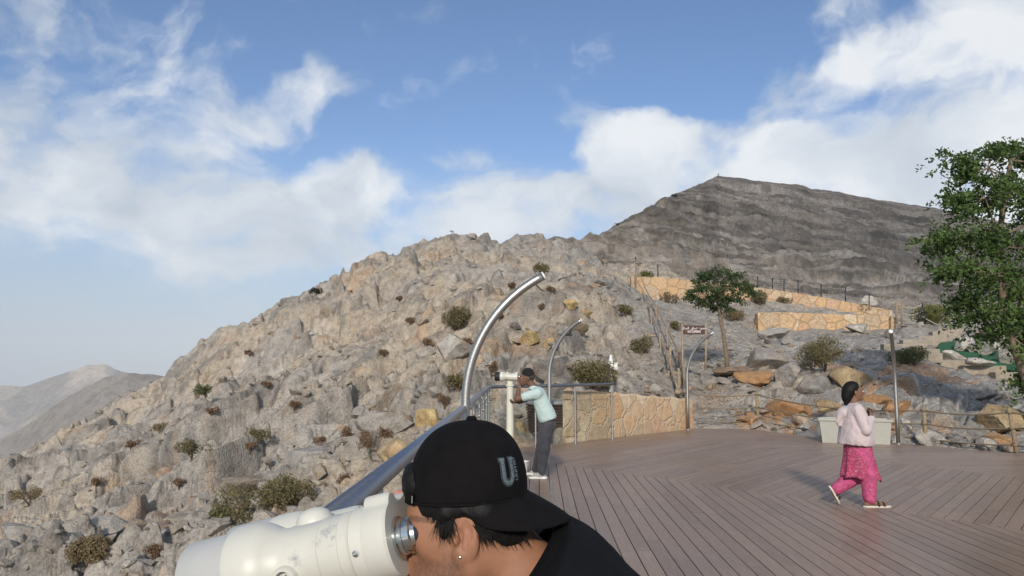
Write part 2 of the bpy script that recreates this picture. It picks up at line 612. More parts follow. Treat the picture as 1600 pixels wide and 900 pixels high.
# ------------------------------------------------------------------ terrain
# profiles of the hillside: for each bearing (px of the photograph) points (distance, pixel row) or (distance, 'z', height)
Z = 'z'
PROFILES = [
    (-500, [(2, Z, -7), (14, Z, -9), (30, Z, -14), (60, Z, -26), (90, Z, -40), (150, Z, -70), (260, Z, -130)]),
    (-250, [(2, Z, -5), (12, Z, -6.5), (22, 960), (40, 875), (55, 835), (75, Z, -24), (150, Z, -60), (260, Z, -120)]),
    (0, [(2, Z, -4), (10, Z, -4.6), (16, 960), (22, 890), (32, 815), (45, 755), (60, 715), (80, Z, -12), (150, Z, -45), (260, Z, -100)]),
    (110, [(2, Z, -3.4), (10, Z, -3.8), (15, 925), (22, 850), (34, 765), (50, 700), (65, 657), (85, Z, -8), (150, Z, -40), (260, Z, -90)]),
    (220, [(2, Z, -3), (10, Z, -3.2), (15, 900), (22, 815), (35, 720), (50, 655), (70, 606), (90, Z, -4), (150, Z, -30), (260, Z, -80)]),
    (350, [(2, Z, -2.2), (8, Z, -2.5), (14, 865), (20, 790), (32, 680), (50, 585), (75, 523), (95, Z, 3), (150, Z, -20), (260, Z, -70)]),
    (490, [(2, Z, -1.6), (8, Z, -1.8), (14, 793), (20, 712), (32, 605), (50, 520), (80, 461), (100, Z, 5), (150, Z, -10), (260, Z, -60)]),
    (600, [(2, Z, -1.3), (10, Z, -1.3), (14, 745), (18, 695), (28, 595), (45, 500), (82, 415), (105, Z, 8), (150, Z, 0), (260, Z, -50)]),
    (690, [(2, Z, -1.1), (12, Z, -0.8), (15, 700), (18, 662), (26, 570), (45, 460), (85, 381), (110, Z, 10), (150, Z, 5), (260, Z, -40)]),
    (760, [(2, Z, -0.9), (14, Z, -0.5), (17, 672), (19, 630), (26, 555), (45, 447), (88, 378), (115, Z, 12), (150, Z, 5), (260, Z, -30)]),
    (825, [(2, Z, -0.9), (16, Z, -0.4), (18.2, 690), (19.4, 632), (25, 553), (45, 447), (92, 377), (120, Z, 12), (150, Z, 5), (260, Z, -30)]),
    (880, [(2, Z, -0.9), (16.5, Z, -0.4), (17.9, Z, 0.5), (18.8, 612), (25, 548), (45, 452), (80, 403), (98, 389), (130, Z, 13), (150, Z, 10), (260, Z, -10)]),
    (1000, [(2, Z, -0.9), (19.2, Z, -0.4), (20.2, Z, 0.5), (21, 616), (25, 565), (35, 508), (50, 472), (59, 463), (61, 437), (80, 430), (120, Z, 12), (260, Z, 13)]),
    (1085, [(2, Z, -0.9), (20.8, Z, -0.4), (21.6, Z, 0.05), (22.6, 648), (26, 592), (35, 532), (48, 491), (60, 464), (62, 446), (80, 446), (120, Z, 10), (260, Z, 12)]),
    (1180, [(2, Z, -0.9), (20.4, Z, -0.4), (21.2, Z, 0.05), (22.6, 636), (24.6, 590), (28, 566), (38, 527), (45, 511), (46.5, 491), (58, 477), (60, 471), (62, 455), (80, 456), (120, Z, 9), (260, Z, 11)]),
    (1300, [(2, Z, -0.9), (17.4, Z, -0.4), (18.3, Z, 0.05), (20, 645), (24, 586), (30, 548), (40, 521), (45, 510), (46.5, 494), (58, 482), (60, 477), (62, 466), (80, 469), (120, Z, 8), (260, Z, 10)]),
    (1400, [(2, Z, -0.9), (16.4, Z, -0.4), (17.2, Z, 0.05), (19, 650), (22, 598), (28, 552), (36, 524), (44, 508), (60, 490), (80, 484), (120, Z, 7), (260, Z, 10)]),
    (1500, [(2, Z, -0.9), (15.4, Z, -0.4), (16.2, Z, 0.05), (18, 660), (21, 612), (28, 562), (36, 531), (44, 513), (60, 500), (80, 488), (120, Z, 6), (260, Z, 10)]),
    (1600, [(2, Z, -0.9), (14.2, Z, -0.4), (15, Z, 0.05), (17, 672), (20, 622), (27, 572), (36, 537), (44, 519), (60, 506), (80, 492), (120, Z, 5), (260, Z, 9)]),
    (2000, [(2, Z, -0.9), (10.8, Z, -0.4), (11.6, Z, 0.05), (14, 690), (17, 640), (24, 585), (36, 545), (60, 515), (120, Z, 4), (260, Z, 8)]),
]


def _prep():
    s_list, prof = [], []
    for px, pts in PROFILES:
        Ys, Es, ss = [], [], []
        for p in pts:
            if p[1] == Z:
                Ys.append(p[0]); Es.append((p[2] - EYE) / p[0])
            else:
                q = P(px, p[1], p[0])
                Ys.append(p[0]); Es.append((q.z - EYE) / p[0]); ss.append(q.x / q.y)
        s_list.append(sum(ss) / len(ss) if ss else (px - 800) / 1200.0)
        prof.append((np.log(Ys), np.array(Es)))
    return np.array(s_list), prof


S_COL, PROF = _prep()
LY = np.linspace(math.log(2), math.log(260), 700)
E_TAB = np.stack([np.interp(LY, ly, es) for ly, es in PROF])
# soften along the distance a little
ker = np.array([1, 2, 3, 2, 1]) / 9.0
E_TAB = np.stack([np.convolve(np.pad(r, 2, mode='edge'), ker, mode='valid') for r in E_TAB])


def base_z(x, y):
    x = np.asarray(x, float); y = np.asarray(y, float)
    y = np.clip(y, 2, 259)
    s = np.clip(x / y, S_COL[0], S_COL[-1])
    j = np.clip(np.searchsorted(S_COL, s) - 1, 0, len(S_COL) - 2)
    t = (s - S_COL[j]) / (S_COL[j + 1] - S_COL[j])
    t = t * t * (3 - 2 * t) * 0.5 + t * 0.5
    ly = (np.log(y) - LY[0]) / (LY[1] - LY[0])
    k = np.clip(ly.astype(int), 0, len(LY) - 2)
    f = ly - k
    e0 = E_TAB[j, k] * (1 - f) + E_TAB[j, k + 1] * f
    e1 = E_TAB[j + 1, k] * (1 - f) + E_TAB[j + 1, k + 1] * f
    return EYE + (e0 * (1 - t) + e1 * t) * y


# deck outline
DECK = [(-0.5, -3.5), (-0.5, 15.6), (1.0, 17.05), (5.06, 21.35), (6.55, 21.0), (7.35, 18.3), (8.5, 17.2), (9.9, 14.95), (11.3, 12.4), (12.2, 9.0), (12.2, -3.5)]


def deck_dist(x, y):
    """Signed distance to the deck outline (negative inside)."""
    x = np.asarray(x, float); y = np.asarray(y, float)
    d = np.full(x.shape, 1e9); inside = np.zeros(x.shape, bool)
    n = len(DECK)
    for i in range(n):
        ax, ay = DECK[i]; bx, by = DECK[(i + 1) % n]
        ex, ey = bx - ax, by - ay
        h = np.clip(((x - ax) * ex + (y - ay) * ey) / (ex * ex + ey * ey), 0, 1)
        d = np.minimum(d, np.hypot(x - ax - h * ex, y - ay - h * ey))
        c = ((ay > y) != (by > y)) & (x < ex * (y - ay) / (ey if abs(ey) > 1e-9 else 1e-9) + ax)
        inside ^= c
    return np.where(inside, -d, d)


def terrain(x, y):
    """Height and rock colour of the hillside."""
    z = base_z(x, y)
    pxl = 800 + 1200 * x / np.maximum(y, 2)
    # smoother, gravelly ground right of the wall; broken rock on the left
    gravel = sstep(930, 1040, pxl) * (1 - sstep(1120, 1230, pxl)) * sstep(20, 22, y) * (1 - sstep(45, 70, y))
    slab = sstep(1180, 1300, pxl) * (1 - sstep(30, 40, y))
    tame = sstep(1040, 1180, pxl) * sstep(20, 25, y)
    rocky = (1 - 0.88 * gravel - 0.35 * slab) * (1 - 0.72 * tame) * (1 - 0.55 * sstep(1120, 1180, pxl) * sstep(28, 33, y))
    rocky = rocky * (1 - 0.6 * sstep(1420, 1460, pxl) * (1 - sstep(1600, 1640, pxl)) * sstep(21, 23, y))
    # strata run up to the right: stretch cells along one direction
    ca, sa = math.cos(0.5), math.sin(0.5)
    wx = x + 1.1 * (fbm(x * 0.35, y * 0.35, 3, 40) - 0.5) * 2
    wy = y + 1.1 * (fbm(x * 0.35, y * 0.35, 3, 50) - 0.5) * 2
    p = wx * ca + wy * sa; q = -wx * sa + wy * ca
    L = 0.75 * (fbm(x * 0.06, y * 0.06, 4, 3) - 0.5) * 6.0
    h0, r0, e0 = facets(p / 7.0, q / 4.4, 1, 0.9, 0.20)
    h1, r1, e1 = facets(p / 2.5 + 5, q / 1.5, 11, 1.0, 0.20)
    h2, r2, e2 = facets(p / 0.95, q / 0.58, 23, 1.1, 0.20)
    h3, r3, e3 = facets(p / 0.40, q / 0.26, 37, 1.2)
    far = sstep(20, 60, y)
    patch = sstep(0.40, 0.62, fbm(x * 0.12, y * 0.12, 3, 77))       # debris between outcrops
    out = sstep(0.44, 0.58, fbm(x * 0.11 + 7, y * 0.11, 4, 180))    # solid outcrop (1) or broken debris (0)
    D = L * (0.35 + 0.65 * far)
    D = D + (h0 - 0.5) * 1.7 * (0.45 + 0.55 * far)
    D = D + (h1 - 0.5) * (0.40 + 0.60 * out)
    D = D - (1 - sstep(0.0, 0.14, e1)) * (0.12 + 0.34 * out) - (1 - sstep(0.0, 0.10, e0)) * 0.5
    D = D + (h2 - 0.5) * (0.36 - 0.24 * out) - (1 - sstep(0.0, 0.13, e2)) * (0.10 - 0.03 * out)
    D = D + (h3 - 0.5) * (0.17 - 0.11 * out)
    # ledges of the upturned beds: sharp edges all facing one way
    st = (p * 0.42 - q * 0.9) * 0.9 + 1.6 * fbm(x * 0.3, y * 0.3, 4, 140)
    led = np.abs((st - np.floor(st)) - 0.78); led = np.clip(1 - led / 0.78, 0, 1)
    D = D + (led - 0.5) * 0.42 * sstep(0.42, 0.6, fbm(x * 0.09, y * 0.09, 3, 150))
    rid = 1 - np.abs(fbm(p * 0.8, q * 1.5, 5, 160) - 0.5) * 2
    D = D + (rid - 0.8) * 0.30 * (1 - out) * sstep(0.35, 0.6, fbm(x * 0.15, y * 0.15, 3, 170))
    ground = (fbm(x * 0.5, y * 0.5, 5, 60) - 0.5) * 0.5 + (h3 - 0.5) * 0.07 + (h2 - 0.5) * 0.08
    D = D * rocky + ground * np.clip(1 - rocky, 0, 1)
    D = D - 0.05 * sstep(1395, 1425, pxl) * (1 - sstep(1600, 1650, pxl)) * sstep(21.5, 24, y) * (1 - sstep(36, 41, y))
    dd = deck_dist(x, y)
    near = sstep(0.3, 3.2, dd)
    calm = sstep(0.0, 2.6, y - 0) * near
    D = D * (0.14 + 0.86 * near)
    D = D - 0.35 * sstep(1150, 1185, pxl) * (1 - sstep(1395, 1420, pxl)) * sstep(33, 39, y) * (1 - sstep(45.2, 46, y)) - 0.5 * sstep(980, 1010, pxl) * (1 - sstep(1395, 1420, pxl)) * sstep(49, 54, y) * (1 - sstep(58.5, 60, y))
    z = z + D
    low = np.minimum(z, -0.16)
    z = np.where(dd < 0.02, low, np.where(dd < 0.35, low + (z - low) * sstep(0.02, 0.35, dd), z))
    # ---- colour of the stone itself
    t = r1 * 0.45 + r2 * 0.3 + r0 * 0.25
    big = fbm(x * 0.10, y * 0.10, 4, 81)
    fine = fbm(x * 2.2, y * 2.2, 4, 91)
    grey = np.array([0.305, 0.282, 0.252]); tan = np.array([0.355, 0.305, 0.24]); dark = np.array([0.19, 0.18, 0.165]); pale = np.array([0.46, 0.44, 0.40])
    orange = np.array([0.44, 0.245, 0.115]); soil = np.array([0.25, 0.20, 0.155])
    c = grey + (tan - grey) * sstep(0.40, 0.66, big)[..., None]
    c = c + (dark - c) * (sstep(0.60, 0.85, t) * 0.85)[..., None]
    c = c + (pale - c) * (sstep(0.66, 0.92, 1 - t) * 0.6)[..., None]
    c = c + (soil - c) * (sstep(0.52, 0.72, fine) * 0.5 * patch)[..., None]
    # rust-stained faces in the cut rock behind the deck
    cut = sstep(1040, 1120, pxl) * sstep(16, 18, y) * (1 - sstep(24, 29, y))
    orn = sstep(0.48, 0.60, fbm(x * 0.55, y * 0.55, 4, 101)) * (0.12 + 0.88 * cut) * (r2 > 0.35)
    orn = orn * np.where(cut > 0.05, 1, 3 * sstep(0.57, 0.68, fbm(x * 0.3, y * 0.3, 3, 111)))
    c = c + (orange - c) * (orn * 0.75)[..., None]
    cg = np.array([0.27, 0.25, 0.225])
    c = c + (cg - c) * (gravel * 0.65)[..., None]
    bluegrey = np.array([0.225, 0.225, 0.225])
    c = c + (bluegrey - c) * (slab * 0.55 * (1 - orn * 0.8))[..., None]
    # white calcite streaks on the grey slabs
    vein = sstep(0.93, 0.985, 1 - np.abs(fbm(p * 1.1, q * 2.6, 4, 131) - 0.5) * 2)
    c = c + (np.array([0.52, 0.50, 0.47]) - c) * (vein * (0.15 + 0.5 * slab))[..., None]
    c = c * (1.04 + 0.32 * fine)[..., None]
    return z, c


def grid_quads(nr, nc):
    i = np.arange(nr - 1)[:, None]; j = np.arange(nc - 1)[None]
    a = (i * nc + j).ravel()
    return np.stack([a, a + 1, a + nc + 1, a + nc], 1)


def rock_material(name, scale=1.0, strata=False):
    m, nt, b = new_mat(name)
    tc = nt.nodes.new('ShaderNodeTexCoord')
    co = tc.outputs['Object']
    at = nt.nodes.new('ShaderNodeAttribute'); at.attribute_name = 'Col'
    n1 = noise_node(nt, 2.2 / scale, 8, 0.65, co)
    n2 = noise_node(nt, 14.0 / scale, 6, 0.7, co)
    r1 = ramp(nt, n1.outputs['Fac'], [(0.30, (0.60, 0.58, 0.56)), (0.50, (1.0, 1.0, 1.0)), (0.72, (1.25, 1.21, 1.14))])
    r2 = ramp(nt, n2.outputs['Fac'], [(0.32, (0.62, 0.60, 0.57)), (0.5, (1.0, 1.0, 1.0)), (0.70, (1.26, 1.23, 1.2))])
    c = mixc(nt, 1.0, at.outputs['Color'], r1.outputs[0], 'MULTIPLY')
    c = mixc(nt, 1.0, c, r2.outputs[0], 'MULTIPLY')
    # desert varnish: brown staining in patches
    n3_ = noise_node(nt, 0.9 / scale, 5, 0.6, co, 0.6)
    st = ramp(nt, n3_.outputs['Fac'], [(0.52, (0, 0, 0)), (0.66, (0.55, 0.55, 0.55))])
    c = mixc(nt, st.outputs[0], c, mixc(nt, 1.0, c, (0.82, 0.70, 0.58), 'MULTIPLY'))
    nt.links.new(c, b.inputs['Base Color'])
    b.inputs['Roughness'].default_value = 0.88
    b.inputs['Specular IOR Level'].default_value = 0.25
    vo = nt.nodes.new('ShaderNodeTexVoronoi'); vo.feature = 'DISTANCE_TO_EDGE'
    vo.inputs['Scale'].default_value = 3.6 / scale
    wn = noise_node(nt, 3.0 / scale, 4, 0.6, co)
    wv = nt.nodes.new('ShaderNodeVectorMath'); wv.operation = 'MULTIPLY_ADD'
    nt.links.new(wn.outputs['Color'], wv.inputs[0]); wv.inputs[1].default_value = (0.5 * scale,) * 3
    nt.links.new(co, wv.inputs[2]); nt.links.new(wv.outputs[0], vo.inputs['Vector'])
    ck = nt.nodes.new('ShaderNodeMapRange'); nt.links.new(vo.outputs['Distance'], ck.inputs['Value'])
    ck.inputs['From Max'].default_value = 0.09
    hsum = mathn(nt, 'ADD', mathn(nt, 'MULTIPLY', n2.outputs['Fac'], 0.55), mathn(nt, 'ADD', mathn(nt, 'MULTIPLY', ck.outputs[0], 0.16), n1.outputs['Fac']))
    bump(nt, b, hsum, 0.8, 0.11 * scale)
    return m


M_ROCK = rock_material('limestone')
M_BOULD = rock_material('boulder stone', 0.5)


def _soft(z, ax):
    a = np.moveaxis(z, ax, 0)
    o = a.copy()
    o[1:-1] = 0.25 * a[:-2] + 0.5 * a[1:-1] + 0.25 * a[2:]
    return np.moveaxis(o, 0, ax)


def build_terrain():
    s = np.concatenate([np.linspace(-1.08, -0.70, 120)[:-1], np.linspace(-0.70, 0.72, 980), np.linspace(0.72, 1.0, 110)[1:]])
    Y = np.concatenate([np.exp(np.linspace(math.log(2.0), math.log(12.0), 60))[:-1], np.exp(np.linspace(math.log(12.0), math.log(110.0), 760)), np.exp(np.linspace(math.log(110), math.log(258), 50))[1:]])
    S, YY = np.meshgrid(s, Y)
    X = S * YY
    z, c = terrain(X, YY)
    for ax in (0, 1):                                  # settle the steepest steps
        z = _soft(z, ax)
    V = np.stack([X, YY, z], -1).reshape(-1, 3)
    me = np_mesh('hillside', V, grid_quads(len(Y), len(s)), smooth=False, attrs={'Col': c.reshape(-1, 3)})
    o = link_mesh('hillside', me, M_ROCK)
    o['kind'] = 'structure'
    return o


build_terrain()


def ground_at(x, y):
    z, c = terrain(np.array([x, x + 0.15, x, x - 0.15]), np.array([y, y, y + 0.15, y]))
    return float(z.mean())


def pix_hit(px, py, y0=15.0, y1=120.0):
    """First point of the hillside seen at a pixel."""
    Ys = np.exp(np.linspace(math.log(y0), math.log(y1), 500))
    dx, dy, dz = ray(px, py)
    x = dx / dy * Ys; zr = EYE + dz / dy * Ys
    z, c = terrain(x, Ys)
    k = np.argmax(z >= zr)
    if not (z >= zr).any():
        k = int(np.argmin(np.abs(zr - z)))
    return Vector((x[k], Ys[k], z[k]))


# ---- the big mountain behind: its spine climbs from the left to the summit, then runs down to the right
SPINE = [(840, 392, 240), (885, 389, 270), (930, 370, 300), (965, 352, 330), (1010, 328, 370), (1055, 304, 420), (1095, 288, 470), (1122, 276, 520), (1190, 283, 560),
         (1240, 289, 580), (1350, 308, 620), (1460, 327, 660), (1600, 352, 700), (1800, 385, 760), (2200, 440, 820), (2600, 480, 860)]


def polar_mountain(name, spine, y_base, py_base, ncol, nrow, strata, amp, mat, colour, behind=0.35, drop=0.0, sil=0.0):
    px = np.array([a for a, b, c in spine], float)
    ptx = [P(a, b, c) for a, b, c in spine]
    sx = np.array([q.x / q.y for q in ptx]); se = np.array([(q.z - EYE) / q.y for q in ptx]); sy = np.array([q.y for q in ptx])
    s = np.linspace(sx[0], sx[-1], ncol)
    e = np.interp(s, sx, se); yr = np.interp(s, sx, sy)
    e = e + sil * (fbm(s * 40, s * 0 + 3, 5, 7) - 0.5)
    t = np.concatenate([np.linspace(0, 1, nrow), 1 + np.linspace(0, behind, 14)[1:]])
    T, S = np.meshgrid(t, s, indexing='ij')
    E = np.broadcast_to(e, T.shape); YR = np.broadcast_to(yr, T.shape)
    q0 = P(800, py_base, y_base); e0 = (q0.z - EYE) / y_base
    Yg = y_base + (YR - y_base) * T
    tt = np.clip(T, 0, 1)
    EE = e0 + (E - e0) * tt ** 0.92
    zr = EYE + EE * Yg
    zr = np.where(T > 1, EYE + E * YR - (Yg - YR) * 0.75 - drop, zr)
    X = S * Yg
    zz, c = colour(X, Yg, zr, T)
    V = np.stack([X, Yg, zz], -1).reshape(-1, 3)
    me = np_mesh(name, V, grid_quads(len(t), ncol), smooth=False, attrs={'Col': c.reshape(-1, 3)})
    o = link_mesh(name, me, mat)
    o['kind'] = 'structure'
    return o


def main_mountain(X, Y, z, T):
    # bedded limestone: ledges that dip gently to the right
    w = 14 * (fbm(X * 0.012, Y * 0.012, 4, 5) - 0.5) + 5 * (fbm(X * 0.06, Y * 0.06, 3, 6) - 0.5)
    bed = z + X * 0.055 + w * 0.55
    led = 0
    for per, am in ((9.0, 2.6), (4.1, 1.7), (1.9, 0.7)):
        f = bed / per
        fr = f - np.floor(f)
        seg = fbm(X * 0.03 + np.floor(f) * 3.7, Y * 0.03, 3, 15)
        led = led + am * 1.5 * (sstep(0.0, 0.16, fr) - fr) * (0.2 + 1.7 * seg)
    h1, r1, e1 = facets(X / 9.0, Y / 12.0, 201, 0.9)
    h2, r2, e2 = facets(X / 3.4, Y / 5.0, 211, 1.0)
    d = led + (h1 - 0.5) * 1.1 + (h2 - 0.5) * 0.8 + (fbm(X * 0.02, Y * 0.02, 4, 8) - 0.5) * 7 + (fbm(X * 0.3, Y * 0.3, 3, 18) - 0.5) * 1.0
    k = np.clip(1.25 - sstep(0.86, 1.0, T) * 1.12, 0, 1) * sstep(0.0, 0.10, T)
    zz = z + d * k
    base = np.array([0.275, 0.238, 0.200]); lo = np.array([0.17, 0.148, 0.125]); hi = np.array([0.34, 0.305, 0.265])
    v = 0.5 * fbm(bed * 0.16, X * 0.006, 4, 31) + 0.5 * fbm(bed * 0.75, X * 0.02, 3, 33)
    thin = np.maximum(sstep(0.56, 0.62, fbm(bed * 1.1, X * 0.035, 3, 37)), sstep(0.60, 0.66, fbm(bed * 0.55, X * 0.05, 3, 47))) * sstep(0.34, 0.52, fbm(X * 0.03, Y * 0.03, 3, 39))  # dark bed lines painted in for shadows the frontal sun leaves off the ledges
    c = base + (hi - base) * sstep(0.5, 0.66, v)[..., None] + (lo - base) * sstep(0.5, 0.36, v)[..., None]
    c = c * (0.85 + 0.35 * r2)[..., None] * (1 - 0.45 * thin)[..., None]
    veg = sstep(0.60, 0.70, fbm(X * 0.16, Y * 0.10, 3, 41)) * 0.35
    c = c + (np.array([0.11, 0.10, 0.06]) - c) * veg[..., None]
    return zz, c


M_MOUNT = rock_material('mountain limestone', 5.0)
polar_mountain('mountain', SPINE, 92.0, 545.0, 900, 520, True, 1.0, M_MOUNT, main_mountain, 0.35, 0.0, 0.004)


def far_hills(seed, amp, cols):
    def f(X, Y, z, T):
        k = 1 - sstep(0.93, 1.0, T) * 0.8
        r = 1 - np.abs(fbm(X * 0.0016, Y * 0.0016, 5, seed) - 0.5) * 2
        gul = fbm(X * 0.006 + Y * 0.001, Y * 0.002, 5, seed + 9)
        zz = z + (r - 0.75) * amp * k + (gul - 0.5) * amp * 0.7 * k
        t = fbm(X * 0.004, Y * 0.004, 5, seed + 20)[..., None]
        c = np.array(cols[0]) + (np.array(cols[1]) - np.array(cols[0])) * np.clip((t - 0.3) * 2.5, 0, 1)
        pale = (sstep(0.60, 0.70, fbm(X * 0.0022, Y * 0.0022, 4, seed + 30)) * 0.6)[..., None]
        if len(cols) > 2:
            crest = (sstep(0.86, 0.95, T) * sstep(105, 125, 800 + 1200 * X / Y) * (1 - sstep(175, 190, 800 + 1200 * X / Y)))[..., None]
            c = c + (np.array(cols[2]) - c) * np.maximum(pale, crest)
        return zz, c
    return f


M_FAR = rock_material('far rock', 60.0)
polar_mountain('far_ridge', [(-700, 640, 2300), (-300, 760, 2100), (-100, 735, 2050), (0, 690, 2000), (60, 652, 1980), (120, 612, 1960), (165, 588, 1960), (200, 582, 1970), (240, 584, 2000), (320, 600, 2100), (420, 640, 2200), (600, 700, 2300)],
               900.0, 960.0, 320, 140, False, 1, M_FAR, far_hills(300, 60, ((0.20, 0.175, 0.15), (0.27, 0.24, 0.205))), 0.4, 0, 0.003)
polar_mountain('distant_mountain', [(-700, 640, 4600), (-350, 626, 4500), (-120, 632, 4400), (-40, 612, 4300), (0, 603, 4250), (40, 604, 4200), (80, 590, 4200), (120, 578, 4200), (135, 570, 4200), (165, 569, 4200), (180, 576, 4220), (215, 586, 4300), (300, 600, 4500), (420, 615, 4800), (600, 640, 5000)],
               2400.0, 860.0, 320, 120, False, 1, M_FAR, far_hills(340, 110, ((0.22, 0.195, 0.17), (0.30, 0.27, 0.235), (0.46, 0.40, 0.33))), 0.4, 0, 0.003)

# ---- low plain reaching the horizon
m, nt, b = new_mat('plain')
tc = nt.nodes.new('ShaderNodeTexCoord')
n = noise_node(nt, 0.0012, 8, 0.6, tc.outputs['Object'])
r = ramp(nt, n.outputs['Fac'], [(0.35, (0.20, 0.18, 0.15)), (0.65, (0.30, 0.27, 0.23))])
nt.links.new(r.outputs[0], b.inputs['Base Color']); b.inputs['Roughness'].default_value = 0.95
bm_ = MB()
bm_.quad([(-14000, -3000, -620), (14000, -3000, -620), (14000, 16000, -620), (-14000, 16000, -620)])
tag(bm_.build('ground', m), kind='structure')

# ---- air
hm = bpy.data.materials.new('haze'); hm.use_nodes = True
nt = hm.node_tree; nt.nodes.clear()
ho = nt.nodes.new('ShaderNodeOutputMaterial'); hv = nt.nodes.new('ShaderNodeVolumePrincipled')
hv.inputs['Color'].default_value = (0.82, 0.88, 0.95, 1)
hv.inputs['Density'].default_value = 1.1e-4
hv.inputs['Anisotropy'].default_value = -0.25
nt.links.new(hv.outputs[0], ho.inputs['Volume'])
hb = MB(); hb.box((0, 6500, 0), (29000, 20000, 1250))
ho_ = hb.build('haze', hm)
tag(ho_, kind='stuff')

# ---- unseen cloud behind the camera, added and shaped to shade the mountain
def shadow_cloud():
    mc, nt, b = new_mat('cloud vapour')                 # thin cloud: part of the sun gets through
    b.inputs['Base Color'].default_value = (0.86, 0.87, 0.88, 1); b.inputs['Roughness'].default_value = 1.0
    tr = nt.nodes.new('ShaderNodeBsdfTransparent'); mx = nt.nodes.new('ShaderNodeMixShader')
    mx.inputs[0].default_value = 0.075
    nt.links.new(tr.outputs[0], mx.inputs[1]); nt.links.new(b.outputs[0], mx.inputs[2])
    nt.links.new(mx.outputs[0], nt.nodes['Material Output'].inputs['Surface'])
    b = bmesh.new()
    rg = random.Random(5)
    tgt = [(Vector((300, 330, 60)), 330), (Vector((160, 330, 30)), 120), (Vector((520, 420, 40)), 320), (Vector((260, 560, 150)), 260), (Vector((90, 260, 20)), 60), (Vector((200, 420, 80)), 180), (Vector((420, 300, 20)), 220), (Vector((60, 215, 18)), 42), (Vector((180, 190, 14)), 70), (Vector((330, 170, 10)), 90)]
    for t, r in tgt:
        for k in range(2):
            d = Vector((rg.uniform(-1, 1), rg.uniform(-1, 1), 0)) * r * 0.45
            c = t + d + SUN_DIR * (4400 + rg.uniform(-150, 150))
            bmesh.ops.create_icosphere(b, subdivisions=3, radius=r * rg.uniform(0.7, 0.95), matrix=Matrix.Translation(c))
    me = bpy.data.meshes.new('cloud'); b.to_mesh(me); b.free()
    for p in me.polygons: p.use_smooth = True
    o = link_mesh('cloud', me, mc)
    tag(o, kind='stuff')


shadow_cloud()


# ---- loose rocks
def rock_template(rg, sub):
    b = bmesh.new()
    bmesh.ops.create_icosphere(b, subdivisions=sub, radius=1.0)
    V = np.array([v.co[:] for v in b.verts]); Tn = np.array([[v.index for v in f.verts] for f in b.faces])
    b.free()
    for k in range(rg.randint(7, 11)):
        n = np.array([rg.gauss(0, 1) for _ in range(3)]); n /= np.linalg.norm(n)
        d = rg.uniform(0.42, 0.78)
        ex = np.maximum(V @ n - d, 0)
        V = V - ex[:, None] * n[None]
    V = V * np.array([rg.uniform(0.8, 1.25), rg.uniform(0.6, 1.0), rg.uniform(0.35, 0.7)])
    V += np.array([[rg.uniform(-1, 1) for _ in range(3)] for _ in V]) * 0.02
    return V, Tn


def rot_many(n, rng):
    a = rng.uniform(0, 2 * PI, n); t = rng.normal(0, 0.35, n); u = rng.normal(0, 0.35, n)
    ca, sa = np.cos(a), np.sin(a); ct, st = np.cos(t), np.sin(t); cu, su = np.cos(u), np.sin(u)
    Rz = np.zeros((n, 3, 3)); Rz[:, 0, 0] = ca; Rz[:, 0, 1] = -sa; Rz[:, 1, 0] = sa; Rz[:, 1, 1] = ca; Rz[:, 2, 2] = 1
    Rx = np.zeros((n, 3, 3)); Rx[:, 0, 0] = 1; Rx[:, 1, 1] = ct; Rx[:, 1, 2] = -st; Rx[:, 2, 1] = st; Rx[:, 2, 2] = ct
    Ry = np.zeros((n, 3, 3)); Ry[:, 1, 1] = 1; Ry[:, 0, 0] = cu; Ry[:, 0, 2] = su; Ry[:, 2, 0] = -su; Ry[:, 2, 2] = cu
    return Rz @ Rx @ Ry


